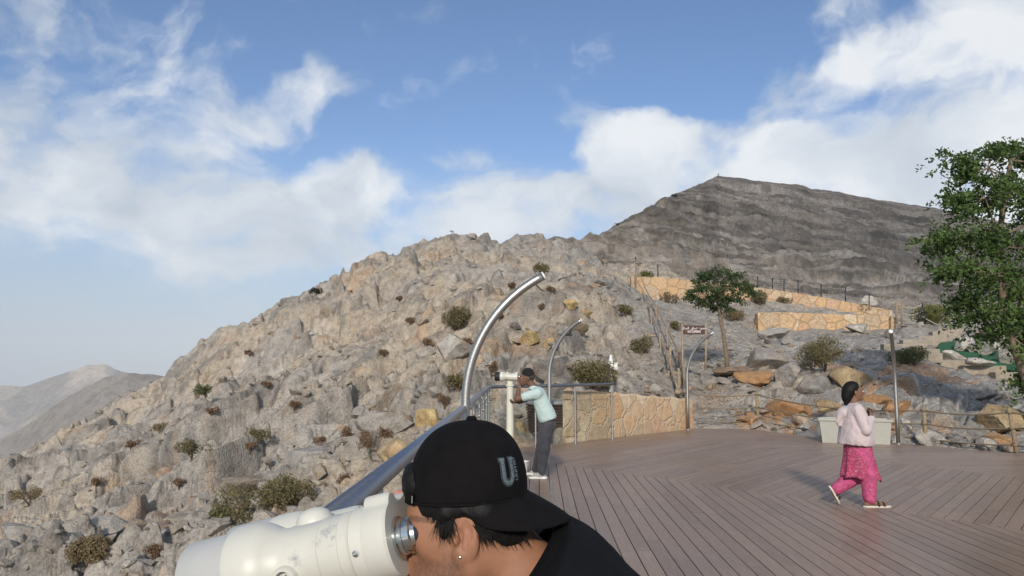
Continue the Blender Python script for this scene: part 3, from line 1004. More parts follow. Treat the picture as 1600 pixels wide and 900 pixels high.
def loose_rocks():
    rg = random.Random(3); rng = np.random.default_rng(3)
    tmpl = {1: [rock_template(rg, 1) for _ in range(14)], 2: [rock_template(rg, 2) for _ in range(10)]}
    Vs, Ts, Cs = [], [], []
    off = 0
    # (count, px range, distance range, size range, tones)
    sets = [(8500, (-120, 1000), (13, 95), (0.035, 0.34), 1), (260, (-120, 980), (16, 100), (0.3, 0.9), 2),
            (2600, (900, 1190), (19, 60), (0.03, 0.17), 1), (260, (900, 1220), (19, 58), (0.12, 0.38), 2),
            (1500, (1100, 1700), (14.5, 46), (0.03, 0.18), 1), (330, (1100, 1750), (14.5, 46), (0.14, 0.42), 2),
            (420, (1130, 1700), (14.2, 19.0), (0.06, 0.24), 2)]
    for n, (p0, p1), (y0, y1), (s0, s1), sub in sets:
        px = rng.uniform(p0, p1, n); Y = np.exp(rng.uniform(math.log(y0), math.log(y1), n))
        X = (px - 800) / 1200 * Y
        dd = deck_dist(X, Y)
        ok = dd > 0.35
        X, Y = X[ok], Y[ok]
        clump = fbm(X * 0.25, Y * 0.25, 3, 400)
        ok = clump > rng.uniform(0.30, 0.62, len(X))
        X, Y = X[ok], Y[ok]
        z, c = terrain(X, Y)
        sz = s0 * (s1 / s0) ** (rng.uniform(0, 1, len(X)) ** 1.6)
        R = rot_many(len(X), rng)
        tone = rng.uniform(0, 1, len(X))
        for i in range(len(X)):
            V, T = tmpl[sub][rg.randrange(len(tmpl[sub]))]
            Vs.append((V * sz[i]) @ R[i].T + np.array([X[i], Y[i], z[i] + sz[i] * 0.12]))
            Ts.append(T + off); off += len(V)
            pxl = 800 + 1200 * X[i] / Y[i]
            t = tone[i]
            col = (np.array([0.33, 0.31, 0.28]) if t < 0.55 else np.array([0.40, 0.375, 0.335]) if t < 0.75 else np.array([0.37, 0.30, 0.215]) if t < 0.93 else np.array([0.40, 0.25, 0.15]))
            Cs.append(np.tile(0.55 * col + 0.45 * c[i] + rg.uniform(-0.03, 0.03), (len(V), 1)))
    me = np_mesh('loose_rocks', np.concatenate(Vs), None, np.concatenate(Ts), False, {'Col': np.concatenate(Cs)})
    tag(link_mesh('loose_rocks', me, M_BOULD), kind='stuff')


loose_rocks()
# ------------------------------------------------------------------ materials of built things
M_STEEL = simple_mat('brushed steel', (0.44, 0.43, 0.405), 0.46, 1.0, 0.15, 60, 0.05)
M_RAIL = simple_mat('rail steel', (0.36, 0.36, 0.375), 0.42, 1.0, 0.12, 40, 0.03)
M_CREAM = simple_mat('cream paint', (0.66, 0.645, 0.54), 0.35, 0.0, 0.05, 8)
M_DARKMETAL = simple_mat('dark metal', (0.06, 0.06, 0.065), 0.4, 0.8, 0.2, 30)
M_ROPE = simple_mat('rope', (0.22, 0.17, 0.11), 0.9, 0, 0.3, 90)
M_POSTWOOD = simple_mat('weathered post wood', (0.30, 0.22, 0.14), 0.85, 0, 0.3, 25, 0.4)
M_BRANCH = simple_mat('branch wood', (0.34, 0.26, 0.18), 0.85, 0, 0.3, 18, 0.4)
M_BARK = simple_mat('bark', (0.20, 0.15, 0.105), 0.9, 0, 0.35, 14, 0.6)
M_BLOCK = simple_mat('pale stone block', (0.33, 0.28, 0.215), 0.85, 0, 0.2, 6, 0.5)


def deck_material():
    m, nt, b = new_mat('deck boards')
    tc = nt.nodes.new('ShaderNodeTexCoord')
    at = nt.nodes.new('ShaderNodeAttribute'); at.attribute_name = 'Col'      # r,g: grain direction, b: tint
    sp = nt.nodes.new('ShaderNodeSeparateColor'); nt.links.new(at.outputs['Color'], sp.inputs[0])
    uvn = nt.nodes.new('ShaderNodeUVMap')
    mp = nt.nodes.new('ShaderNodeMapping'); nt.links.new(uvn.outputs[0], mp.inputs['Vector'])
    mp.inputs['Scale'].default_value = (1.2, 22, 1)
    g = noise_node(nt, 3.0, 6, 0.62, mp.outputs[0], 0.4)
    mp2 = nt.nodes.new('ShaderNodeMapping'); nt.links.new(uvn.outputs[0], mp2.inputs['Vector'])
    mp2.inputs['Scale'].default_value = (2.2, 7, 1)
    w = noise_node(nt, 1.6, 5, 0.65, mp2.outputs[0], 0.5)
    big = noise_node(nt, 0.55, 5, 0.6, tc.outputs['Object'], 0.3)
    c1 = ramp(nt, g.outputs['Fac'], [(0.3, (0.240, 0.166, 0.121)), (0.7, (0.34, 0.247, 0.186))])
    tint = ramp(nt, sp.outputs[2], [(0.0, (0.86, 0.845, 0.84)), (0.5, (1.0, 1.0, 1.0)), (1.0, (1.12, 1.11, 1.10))])
    c = mixc(nt, 1.0, c1.outputs[0], tint.outputs[0], 'MULTIPLY')
    scuff = ramp(nt, w.outputs['Fac'], [(0.56, (0, 0, 0)), (0.74, (0.6, 0.6, 0.6))])
    c = mixc(nt, scuff.outputs[0], c, (0.41, 0.32, 0.252))
    dirt = ramp(nt, big.outputs['Fac'], [(0.35, (0.86, 0.84, 0.83)), (0.65, (1.08, 1.08, 1.09))])
    c = mixc(nt, 1.0, c, dirt.outputs[0], 'MULTIPLY')
    nt.links.new(c, b.inputs['Base Color'])
    rr = ramp(nt, big.outputs['Fac'], [(0.35, (0.30,) * 3), (0.65, (0.50,) * 3)])
    nt.links.new(rr.outputs[0], b.inputs['Roughness'])
    b.inputs['Specular IOR Level'].default_value = 0.34
    bump(nt, b, g.outputs['Fac'], 0.25, 0.004)
    return m


M_DECK = deck_material()
M_UNDER = simple_mat('deck underside', (0.035, 0.030, 0.026), 0.9)


def clip_half(poly, n, d):
    """Keep the side where n.p <= d."""
    out = []
    for i in range(len(poly)):
        a, b = poly[i], poly[(i + 1) % len(poly)]
        da, db = n[0] * a[0] + n[1] * a[1] - d, n[0] * b[0] + n[1] * b[1] - d
        if da <= 0: out.append(a)
        if (da < 0 < db) or (db < 0 < da):
            t = da / (da - db)
            out.append((a[0] + (b[0] - a[0]) * t, a[1] + (b[1] - a[1]) * t))
    return out


def build_deck():
    bm = bmesh.new()
    col = bm.verts.layers.float_color.new('Col')
    uvl = bm.loops.layers.uv.new('UVMap')
    rg = random.Random(21)
    b0, b1 = (0.72, 13.65), (5.32, 7.98)                          # joint between the two board directions
    nb = Vector((b1[1] - b0[1], -(b1[0] - b0[0]))).normalized()   # points to the near side
    if nb.x * b0[0] + nb.y * b0[1] > 0: nb = -nb
    db = nb.x * b0[0] + nb.y * b0[1]
    c0, c1 = (6.8, 13.56), (7.77, 11.65)
    nc = Vector((c1[1] - c0[1], -(c1[0] - c0[0]))).normalized()
    if nc.x < 0: nc = -nc                                          # points to the far right
    dc = nc.x * c0[0] + nc.y * c0[1]
    zones = []
    near = clip_half(DECK, (-nb.x, -nb.y), -db)
    rest = clip_half(DECK, (nb.x, nb.y), db)
    zones.append((near, 2.0))
    zones.append((clip_half(rest, (nc.x, nc.y), dc), 38.0))
    zones.append((clip_half(rest, (-nc.x, -nc.y), -dc), 88.0))
    W, GAP = 0.145, 0.0095
    for poly, ang in zones:
        if len(poly) < 3: continue
        a = math.radians(ang)
        t = Vector((math.sin(a), math.cos(a))); nn = Vector((math.cos(a), -math.sin(a)))
        us = [nn.x * p[0] + nn.y * p[1] for p in poly]
        k0, k1 = int(math.floor(min(us) / W)), int(math.ceil(max(us) / W))
        for k in range(k0, k1):
            st = clip_half(clip_half(poly, (nn.x, nn.y), (k + 1) * W - GAP / 2), (-nn.x, -nn.y), -(k * W + GAP / 2))
            if len(st) < 3: continue
            vs = [t.x * p[0] + t.y * p[1] for p in st]
            cut = min(vs) - rg.uniform(0, 2.6)
            while cut < max(vs):
                ln = rg.choice((2.4, 2.4, 3.0, 3.6))
                pc = clip_half(clip_half(st, (t.x, t.y), cut + ln - 0.004), (-t.x, -t.y), -(cut))
                cut += ln
                if len(pc) < 3: continue
                q = [pc[0]]
                for p in pc[1:]:
                    if (p[0] - q[-1][0]) ** 2 + (p[1] - q[-1][1]) ** 2 > 1e-8: q.append(p)
                if len(q) < 3: continue
                dz = rg.uniform(-0.0012, 0.0012)
                top = [bm.verts.new((p[0], p[1], dz)) for p in q]
                bot = [bm.verts.new((p[0], p[1], -0.026)) for p in q]
                tv = rg.random()
                ou, ov = rg.uniform(0, 50), rg.uniform(0, 50)
                for v in top + bot: v[col] = (0.5, 0.5, tv, 1)
                fs = []
                try:
                    fs.append(bm.faces.new(top))
                    for i in range(len(q)):
                        j = (i + 1) % len(q)
                        fs.append(bm.faces.new((top[j], top[i], bot[i], bot[j])))
                except ValueError:
                    continue
                for f in fs:
                    for lp in f.loops:
                        x, y = lp.vert.co.x, lp.vert.co.y
                        lp[uvl].uv = (t.x * x + t.y * y + ou, nn.x * x + nn.y * y + ov)
    bmesh.ops.recalc_face_normals(bm, faces=list(bm.faces))
    for f in bm.faces:
        if abs(f.normal.z) > 0.9 and f.normal.z < 0: f.normal_flip()
    # dark joists and fascia under the boards
    n0 = len(bm.verts)
    tp = [bm.verts.new((x, y, -0.030)) for x, y in DECK]; bt = [bm.verts.new((x, y, -0.42)) for x, y in DECK]
    fs = [bm.faces.new(tp)] + [bm.faces.new((tp[i], bt[i], bt[(i + 1) % len(DECK)], tp[(i + 1) % len(DECK)])) for i in range(len(DECK))]
    for f in fs: f.material_index = 1
    me = bpy.data.meshes.new('deck')
    bm.to_mesh(me); bm.free()
    o = link_mesh('deck', me, [M_DECK, M_UNDER])
    o['kind'] = 'structure'


build_deck()

# pale worn marking strips on the boards
mm = simple_mat('worn white paint', (0.42, 0.39, 0.35), 0.7, 0, 0.35, 60)


nt = mm.node_tree
tc = nt.nodes.new('ShaderNodeTexCoord')
vo = nt.nodes.new('ShaderNodeTexVoronoi'); vo.inputs['Scale'].default_value = 26
nt.links.new(tc.outputs['Object'], vo.inputs['Vector'])
mk = nt.nodes.new('ShaderNodeMapRange'); nt.links.new(vo.outputs['Distance'], mk.inputs['Value'])
mk.inputs['From Min'].default_value = 0.30; mk.inputs['From Max'].default_value = 0.55; mk.inputs['To Min'].default_value = 0.9; mk.inputs['To Max'].default_value = 0.1
nt.links.new(mk.outputs[0], nt.nodes['Principled BSDF'].inputs['Alpha'])


def grip_strip(name, corners, label):
    b = MB()
    b.quad([(p.x, p.y, 0.0055) for p in (G(*c) for c in corners)])
    tag(b.build(name, mm), label, 'marking')


grip_strip('grip_strip', [(857, 756), (866, 756), (871, 790), (861, 790)], 'pale worn grip strip on the deck boards just behind the cap brim')
grip_strip('grip_strip', [(879, 776), (888, 776), (893, 800), (884, 800)], 'fainter worn grip strip on the deck boards, nearer to the man in black')

# ------------------------------------------------------------------ glass railing
RAIL_H = 1.27
rail = empty('glass_railing', (-0.5, 8, 0), 0, 'stainless steel handrail with glass panels along the deck edge', 'railing')
RP = [(-0.46, -1.2), (-0.46, 15.55), (0.5, 16.45), (1.40, 17.22), (2.35, 18.25)]
off = Vector((0.5, -8, 0))


def L3(x, y, z): return Vector((x, y, z)) + off


b = MB()
b.tube([L3(RP[0][0], RP[0][1], RAIL_H), L3(-0.46, 5, RAIL_H), L3(-0.46, 10, RAIL_H), L3(-0.46, 15.4, RAIL_H), L3(-0.42, 15.58, RAIL_H), L3(0.5, 16.45, RAIL_H), L3(1.40, 17.22, RAIL_H), L3(2.37, 18.27, RAIL_H)], 0.034, 16)
b.build('handrail', M_RAIL, rail)
post_xy = [(-0.46, y) for y in (-0.6, 1.02, 2.67, 4.3, 5.9, 7.9, 9.4, 10.95, 12.5, 14.1, 15.5)] + [(0.5, 16.45), (1.40, 17.22), (2.35, 18.25)]
b = MB()
b.lathe([(0.0, 0.055), (0.012, 0.055), (0.016, 0.022), (RAIL_H - 0.03, 0.022)], n=14)
for zz in (0.28, 0.98):
    for s in (-1, 1):
        b.lathe([(-0.012, 0.020), (0.012, 0.020)], Matrix.Translation((0, 0.035 * s, zz)) @ Matrix.Rotation(PI / 2, 4, 'Y'), n=12)
pm = b.build('post', M_STEEL, rail, 40)
for i, (x, y) in enumerate(post_xy):
    o = pm if i == 0 else pm.copy()
    if i: COL.objects.link(o); o.parent = rail
    o.location = L3(x, y, 0)
    if x > 0: o.rotation_euler.z = -math.radians(48)
m, nt, bs = new_mat('clear glass')
nt.nodes.remove(bs)
tr = nt.nodes.new('ShaderNodeBsdfTransparent'); tr.inputs[0].default_value = (0.97, 0.985, 0.98, 1)
gl = nt.nodes.new('ShaderNodeBsdfGlossy'); gl.inputs['Roughness'].default_value = 0.03
lw = nt.nodes.new('ShaderNodeLayerWeight'); lw.inputs['Blend'].default_value = 0.5
fr_ = mathn(nt, 'MULTIPLY_ADD', mathn(nt, 'POWER', lw.outputs['Facing'], 4.0), 0.30, 0.02)
mx = nt.nodes.new('ShaderNodeMixShader')
nt.links.new(fr_, mx.inputs[0]); nt.links.new(tr.outputs[0], mx.inputs[1]); nt.links.new(gl.outputs[0], mx.inputs[2])
nt.links.new(mx.outputs[0], nt.nodes['Material Output'].inputs['Surface'])
M_GLASS = m
M_GEDGE = simple_mat('glass edge', (0.10, 0.12, 0.11), 0.3)
for (x0, y0), (x1, y1) in zip(post_xy, post_xy[1:]):
    a, c = Vector((x0, y0, 0)), Vector((x1, y1, 0))
    d = (c - a); ln = d.length; d.normalize()
    ang = math.atan2(d.y, d.x)
    b = MB(); b.box(tuple((a + c) / 2 + Vector((0, 0, 0.60)) + off), (ln - 0.09, 0.010, 0.98), ang)
    o = b.build('glass_panel', M_GLASS, rail)
    b = MB(); b.box(tuple((a + c) / 2 + Vector((0, 0, 1.094)) + off), (ln - 0.09, 0.012, 0.006), ang)
    b.build('panel_edge', M_GEDGE, o)

# ------------------------------------------------------------------ arched steel posts


def arch_post(loc, rz, label, top=2.53, R=1.35, th=63):
    t = empty('arched_post', loc, rz, label, 'lamp post', 'arched steel posts round the deck')
    z0 = top - R * math.sin(math.radians(th))
    pts = [(0, 0, 0), (0, 0, z0 * 0.5), (0, 0, z0)]
    for k in range(1, 25):
        a = math.radians(th * k / 24)
        pts.append((R * (1 - math.cos(a)), 0, z0 + R * math.sin(a)))
    b = MB(); b.tube(pts, 0.041, 18)
    b.build('pole', M_STEEL, t)
    b = MB(); b.lathe([(0, 0.085), (0.012, 0.085), (0.014, 0.055), (0.03, 0.046)], n=20)
    for k in range(4):
        b.lathe([(0.012, 0.012), (0.028, 0.012)], Matrix.Translation((0.067 * math.cos(k * PI / 2 + .78), 0.067 * math.sin(k * PI / 2 + .78), 0)), n=6)
    b.build('base_plate', M_STEEL, t, 40)
    a = math.radians(th)
    d = Vector((math.sin(a), 0, math.cos(a)))
    tip = Vector(pts[-1])
    b = MB(); b.lathe([(0, 0.043), (0.012, 0.043), (0.02, 0.03)], Matrix.Translation(tip) @ d.to_track_quat('Z', 'Y').to_matrix().to_4x4(), n=18)
    b.build('end_cap', simple_mat('lamp lens', (0.75, 0.74, 0.70), 0.3), t, 40)
    return t


arch_post((-0.44, 7.35, 0), 0, 'tall steel arch curving up from the rail beside the black cap', 2.53)
arch_post((0.80, 16.62, 0), math.radians(-24), 'steel arch rising behind the man in the pale green shirt', 2.66)
arch_post((4.72, 20.85, 0), math.radians(-32), 'steel arch standing at the end of the stone wall, in front of the sign', 2.58)
arch_post((8.42, 17.0, 0), math.radians(-119), 'steel post beside the woman, its arch seen end on as a straight pole', 2.42)

# ------------------------------------------------------------------ stone walls


def masonry(name, scale, grout=(0.50, 0.40, 0.28), contrast=1.0):
    m, nt, b = new_mat(name)
    tc = nt.nodes.new('ShaderNodeTexCoord')
    wn = noise_node(nt, 2.5, 4, 0.6, tc.outputs['Object'])
    wv = nt.nodes.new('ShaderNodeVectorMath'); wv.operation = 'MULTIPLY_ADD'
    nt.links.new(wn.outputs['Color'], wv.inputs[0]); wv.inputs[1].default_value = (0.22,) * 3
    nt.links.new(tc.outputs['Object'], wv.inputs[2])
    v1 = nt.nodes.new('ShaderNodeTexVoronoi'); v1.inputs['Scale'].default_value = scale
    v2 = nt.nodes.new('ShaderNodeTexVoronoi'); v2.inputs['Scale'].default_value = scale; v2.feature = 'DISTANCE_TO_EDGE'
    for v in (v1, v2): nt.links.new(wv.outputs[0], v.inputs['Vector'])
    sp = nt.nodes.new('ShaderNodeSeparateColor'); nt.links.new(v1.outputs['Color'], sp.inputs[0])
    cr = ramp(nt, sp.outputs[0], [(0.0, (0.54, 0.345, 0.19)), (0.22, (0.63, 0.455, 0.28)), (0.45, (0.49, 0.385, 0.27)), (0.62, (0.65, 0.43, 0.235)), (0.8, (0.57, 0.365, 0.235)), (1.0, (0.67, 0.55, 0.39))])
    n = noise_node(nt, 9, 7, 0.65, tc.outputs['Object'], 0.5)
    nr = ramp(nt, n.outputs['Fac'], [(0.3, (0.70 / contrast, 0.68 / contrast, 0.66 / contrast)), (0.7, (1.22, 1.2, 1.18))])
    c = mixc(nt, 1.0, cr.outputs[0], nr.outputs[0], 'MULTIPLY')
    mr = nt.nodes.new('ShaderNodeMapRange'); nt.links.new(v2.outputs['Distance'], mr.inputs['Value'])
    mr.inputs['From Min'].default_value = 0.02; mr.inputs['From Max'].default_value = 0.05
    c = mixc(nt, mr.outputs[0], grout, c)
    nt.links.new(c, b.inputs['Base Color'])
    b.inputs['Roughness'].default_value = 0.85
    h = mathn(nt, 'ADD', mathn(nt, 'MULTIPLY', mr.outputs[0], 1.0), mathn(nt, 'MULTIPLY', n.outputs['Fac'], 0.6))
    bump(nt, b, h, 0.7, 0.03)
    return m


M_WALL = masonry('crazy stone facing', 2.0, (0.60, 0.46, 0.32))
M_WALL2 = masonry('yellow stone facing', 1.15, (0.38, 0.265, 0.155), 1.25)


def stone_wall(name, pts, thick, label, mat, back=None):
    """pts: (x, y, z bottom, z top) along the visible face; the wall is built behind it."""
    # resample
    Pn = [np.array(p, float) for p in pts]
    dense = []
    for a, c in zip(Pn, Pn[1:]):
        n = max(2, int(np.hypot(*(c - a)[:2]) / 0.12))
        dense += [a + (c - a) * k / n for k in range(n)]
    dense.append(Pn[-1])
    dense = np.array(dense)
    b = bmesh.new()
    rows = []
    rg = random.Random(len(dense))
    for i, p in enumerate(dense):
        d = dense[min(i + 1, len(dense) - 1)] - dense[max(i - 1, 0)]
        n = np.array([-d[1], d[0]]); n /= np.linalg.norm(n)
        if n[1] < 0: n = -n
        if back is not None: n = np.array(back)
        e = min(i, len(dense) - 1 - i)
        drop = (0.05, 0.015)[e] if e < 2 else 0.0
        zt = p[3] - drop + 0.02 * math.sin(i * 0.9) + rg.uniform(-0.008, 0.008)
        row = []
        for off_, z in ((0, p[2]), (rg.uniform(-.008, .008), (p[2] * 2 + zt) / 3), (rg.uniform(-.008, .008), (p[2] + 2 * zt) / 3), (0.0, zt - 0.05), (0.05, zt), (thick - 0.05, zt), (thick, zt - 0.05), (thick, p[2])):
            row.append(b.verts.new((p[0] + n[0] * off_, p[1] + n[1] * off_, z)))
        rows.append(row)
    for r0, r1 in zip(rows, rows[1:]):
        for k in range(7):
            b.faces.new((r0[k], r1[k], r1[k + 1], r0[k + 1]))
    b.faces.new(rows[0]); b.faces.new(list(reversed(rows[-1])))
    bmesh.ops.recalc_face_normals(b, faces=list(b.faces))
    me = bpy.data.meshes.new(name); b.to_mesh(me); b.free()
    o = link_mesh(name, me, mat)
    return tag(o, label, 'wall')


stone_wall('stone_wall', [(1.13, 17.28, -0.2, 1.19), (2.4, 18.66, -0.2, 1.06), (3.6, 19.93, -0.2, 0.93), (4.98, 21.40, -0.2, 0.80)], 0.42,
           'orange crazy-paved stone wall with pale mortar at the deck edge', M_WALL, (0.10, 0.995))


def wall_px(pts):
    out = []
    for px, pt, pb, Y in pts:
        a = P(px, pt, Y)
        out.append((a.x, a.y, P(px, pb, Y).z - 0.5, a.z))
    return out


stone_wall('stone_wall', wall_px([(986, 432, 463, 59), (1040, 433, 466, 59), (1080, 438, 466, 59.5), (1130, 443, 466, 60), (1185, 449, 468, 60), (1240, 457, 473, 60), (1300, 467, 478, 59.5), (1345, 476, 487, 59), (1394, 485, 497, 58)]), 0.6,
           'long upper yellow stone wall stepping down along the foot of the mountain', M_WALL2)
stone_wall('stone_wall', wall_px([(1184, 488, 509, 44.7), (1230, 488, 510, 44.7), (1290, 490, 511, 44.7), (1340, 492, 512, 44.7), (1400, 495, 512, 44.7)]), 0.6,
           'short lower yellow stone wall on the slope below the long wall', M_WALL2)

# wire fence on the upper wall
wf = empty('wire_fence', P(1190, 449, 60.3), 0, 'thin dark wire fence posts along the top of the long upper wall', 'fence')
wo = Vector(wf.location)
fpx = [(993, 433, 402), (1028, 434, 413), (1184, 450, 432), (1207, 453, 434), (1225, 455, 436), (1247, 459, 438), (1283, 465, 445), (1321, 471, 449), (1358, 479, 459)]
tops = []
for px, pb, pt in fpx:
    a, c = P(px, pb + 3, 60.2), P(px, pt, 60.2)
    b = MB(); b.tube([a - wo, c - wo], 0.045, 8); b.build('post', M_DARKMETAL, wf)
    tops.append((a, c))
for f in (0.35, 0.65, 0.95):
    b = MB(); b.tube([a + (c - a) * f - wo for a, c in tops], 0.008, 5); b.build('wire', M_DARKMETAL, wf)

# ------------------------------------------------------------------ slatted cabinet behind the railing
cab = empty('slatted_cabinet', (0.84, 17.75, 0), math.radians(20), 'dark brown slatted cabinet with grey lid behind the man at the far telescope', 'cabinet')
M_SLAT = simple_mat('dark brown slats', (0.085, 0.055, 0.042), 0.6, 0, 0.25, 30)
b = MB(); b.box((0, 0.03, 0.40), (0.78, 0.60, 0.86), taper=0.86); b.build('body', simple_mat('cabinet core', (0.03, 0.022, 0.018), 0.8), cab)
b = MB()
for k in range(13):
    z = 0.05 + k * 0.064
    w = 0.70 + 0.125 * (z / 0.86)
    for sy in (-1, 1):
        b.box((0, sy * (w * 0.38) + 0.03, z), (w + 0.02, 0.02, 0.046), Matrix.Rotation(math.radians(12 * -sy), 3, 'X'))
    for sx in (-1, 1):
        b.box((sx * w * 0.5, 0.03, z), (0.02, w * 0.76, 0.046), Matrix.Rotation(math.radians(12 * sx), 3, 'Y'))
b.build('slat_cladding', M_SLAT, cab)
b = MB(); b.box((0, 0.03, 0.865), (0.90, 0.70, 0.075), bevel=0.015); b.build('lid', simple_mat('grey stone lid', (0.30, 0.30, 0.31), 0.8, 0, 0.15, 12, 0.2), cab)

# white sensor post behind the wall
p = P(955, 612, 19.9); z0 = ground_at(p.x, p.y) - 0.1
sp_ = empty('sensor_post', (p.x, p.y, z0), 0, 'slim white post with a small white box behind the stone wall', 'post')
h = P(955, 560, 19.9).z - z0
M_WHITE = simple_mat('white paint', (0.78, 0.77, 0.74), 0.5, 0, 0.05, 10)
b = MB(); b.tube([(0, 0, 0), (0, 0, h)], 0.055, 14); b.build('pole', M_WHITE, sp_, 40)
b = MB(); b.box((0.05, -0.02, h - 0.21), (0.22, 0.16, 0.16), bevel=0.012); b.box((0.05, -0.02, h - 0.12), (0.25, 0.19, 0.02)); b.build('box_housing', M_WHITE, sp_)
b = MB(); b.tube([(0, 0, h), (0, 0, h + 0.09)], 0.04, 12); b.build('sensor_cap', M_WHITE, sp_, 40)

# white trough planter at the deck edge
pl = empty('trough', (7.62, 17.32, 0), math.radians(-20), 'frosted white plastic trough on the deck edge behind the woman', 'planter')
m_fro = simple_mat('frosted white plastic', (0.40, 0.40, 0.345), 0.45, 0, 0.06, 6)
b = MB()
L_, W_, H_ = 1.46, 0.50, 0.53
outer = [(-.5, -.5), (.5, -.5), (.5, .5), (-.5, .5)]
bm_ = b.bm
r_ = []
for (k, z) in ((0.93, 0.0), (1.0, H_), (0.95, H_), (0.90, 0.05)):
    r_.append([bm_.verts.new((u * L_ * k, v * W_ * (k - (0.05 if z == 0.05 else 0)), z)) for u, v in outer])
for a, c in zip(r_, r_[1:]):
    for k in range(4): bm_.faces.new((a[k], a[(k + 1) % 4], c[(k + 1) % 4], c[k]))
bm_.faces.new(r_[0]); bm_.faces.new(r_[-1])
b.build('basin', m_fro, pl)
b = MB()
for sx, sy, lx, ly in ((0, -1, L_ + 0.06, 0.05), (0, 1, L_ + 0.06, 0.05), (-1, 0, 0.05, W_ - 0.05), (1, 0, 0.05, W_ - 0.05)):
    b.box((sx * L_ / 2, sy * W_ / 2, H_ - 0.022), (lx, ly, 0.05), bevel=0.008)
b.build('rim', m_fro, pl)

# bucket by the far telescope
bk = empty('bucket', G(815, 741), 0, 'small white bucket on the deck beside the pale trainers', 'bucket')
b = MB(); b.lathe([(0, 0.085), (0.02, 0.09), (0.20, 0.115), (0.205, 0.105), (0.03, 0.08)], n=24, cap1=True); b.build('tub', simple_mat('white bucket plastic', (0.70, 0.69, 0.66), 0.5), bk, 50)
b = MB(); b.lathe([(0.185, 0.112), (0.19, 0.122), (0.208, 0.122), (0.208, 0.108)], n=24, cap0=False, cap1=False); b.build('rim', M_WHITE, bk)
b = MB(); b.tube([(0.118 * math.cos(a), -0.03 * math.sin(a) - 0.02, 0.19 - 0.10 * math.sin(a)) for a in [PI * k / 12 for k in range(13)]], 0.004, 6); b.build('handle', M_STEEL, bk)

# ------------------------------------------------------------------ rope fences


def sag(a, c, s, n=10):
    return [a + (c - a) * (k / n) - Vector((0, 0, s * 4 * (k / n) * (1 - k / n))) for k in range(n + 1)]


rf = empty('rope_fence', (6.6, 21.0, 0), 0, 'rustic wooden posts joined by three sagging ropes along the deck edge', 'fence')
ro = Vector((6.6, 21.0, 0))
fp = [(5.15, 21.50, 1.0, 0.0, False), (6.70, 21.00, 1.02, 0.0, True), (8.98, 16.95, 0.80, 0.01, True), (9.86, 15.25, 0.86, -0.10, True), (11.5, 12.6, 0.9, 0.05, True), (12.5, 9.2, 0.9, 0.0, True)]
fp[1] = (*G(1184, 668)[:2], 1.0, 0.0, True)
posts = []
for x, y, h, lean, vis in fp:
    a = Vector((x, y, -0.1)); c = Vector((x + lean, y, h))
    posts.append((a, c))
    if vis:
        b = MB(); b.tube([a - ro, a + (c - a) * 0.5 - ro + Vector((0.012, 0, 0)), c - ro], [0.050, 0.043, 0.038], 9); b.build('post', M_POSTWOOD, rf)
        for f in (0.26, 0.60, 0.92):
            q = a + (c - a) * f - ro
            b = MB(); b.lathe([(-0.025, 0.056), (0.025, 0.056)], Matrix.Translation(q), n=10); b.build('rope_lashing', M_ROPE, rf)
for (a0, c0), (a1, c1), s in zip(posts, posts[1:], (0.05, 0.16, 0.07, 0.12, 0.12)):
    for f in (0.26, 0.60, 0.92):
        b = MB(); b.tube(sag(a0 + (c0 - a0) * f - ro, a1 + (c1 - a1) * f - ro, s * (0.4 + f * 0.6), 12), 0.016, 7); b.build('rope', M_ROPE, rf)

# the fence at the top of the garden steps
uf = empty('rope_fence', P(1445, 505, 44), 0, 'pale rope fence with short posts at the top of the garden steps', 'fence')
uo = Vector(uf.location)
ups = [(1401, 503, 472, M_POSTWOOD), (1409, 505, 475, M_POSTWOOD), (1441, 500, 474, M_DARKMETAL), (1486, 514, 496, M_POSTWOOD)]
tp = []
for px, pb, pt, mat in ups:
    a, c = P(px, pb + 3, 43.6), P(px, pt, 43.6)
    b = MB(); b.tube([a - uo, c - uo], 0.06 if px != 1441 else 0.04, 8); b.build('post', mat, uf)
    tp.append((a, c))
M_PROPE = simple_mat('pale rope', (0.42, 0.38, 0.31), 0.9, 0, 0.2, 60)
for i, j, f, s in ((0, 2, 0.95, 0.25), (1, 2, 0.6, 0.2), (1, 3, 0.35, 0.35), (0, 3, 0.1, 0.3), (2, 3, 0.3, 0.15)):
    a0, c0 = tp[i]; a1, c1 = tp[j]
    b = MB(); b.tube(sag(a0 + (c0 - a0) * f - uo, a1 + (c1 - a1) * f - uo, s, 10), 0.028, 6); b.build('rope', M_PROPE, uf)
bl = empty('post_frame', P(1441, 500, 43.2), 0, 'dark twin-post frame by the hedge at the top of the steps', 'frame')  # small dark object built as plain posts under a crossbar, gives no light
for dx in (-0.16, 0.0, 0.16):
    b = MB(); b.tube([(dx, 0, -0.2), (dx, 0, 0.45)], 0.04, 8); b.build('pole', M_DARKMETAL, bl)
b = MB(); b.box((0, 0, 0.47), (0.46, 0.12, 0.05)); b.build('crossbar', M_DARKMETAL, bl)

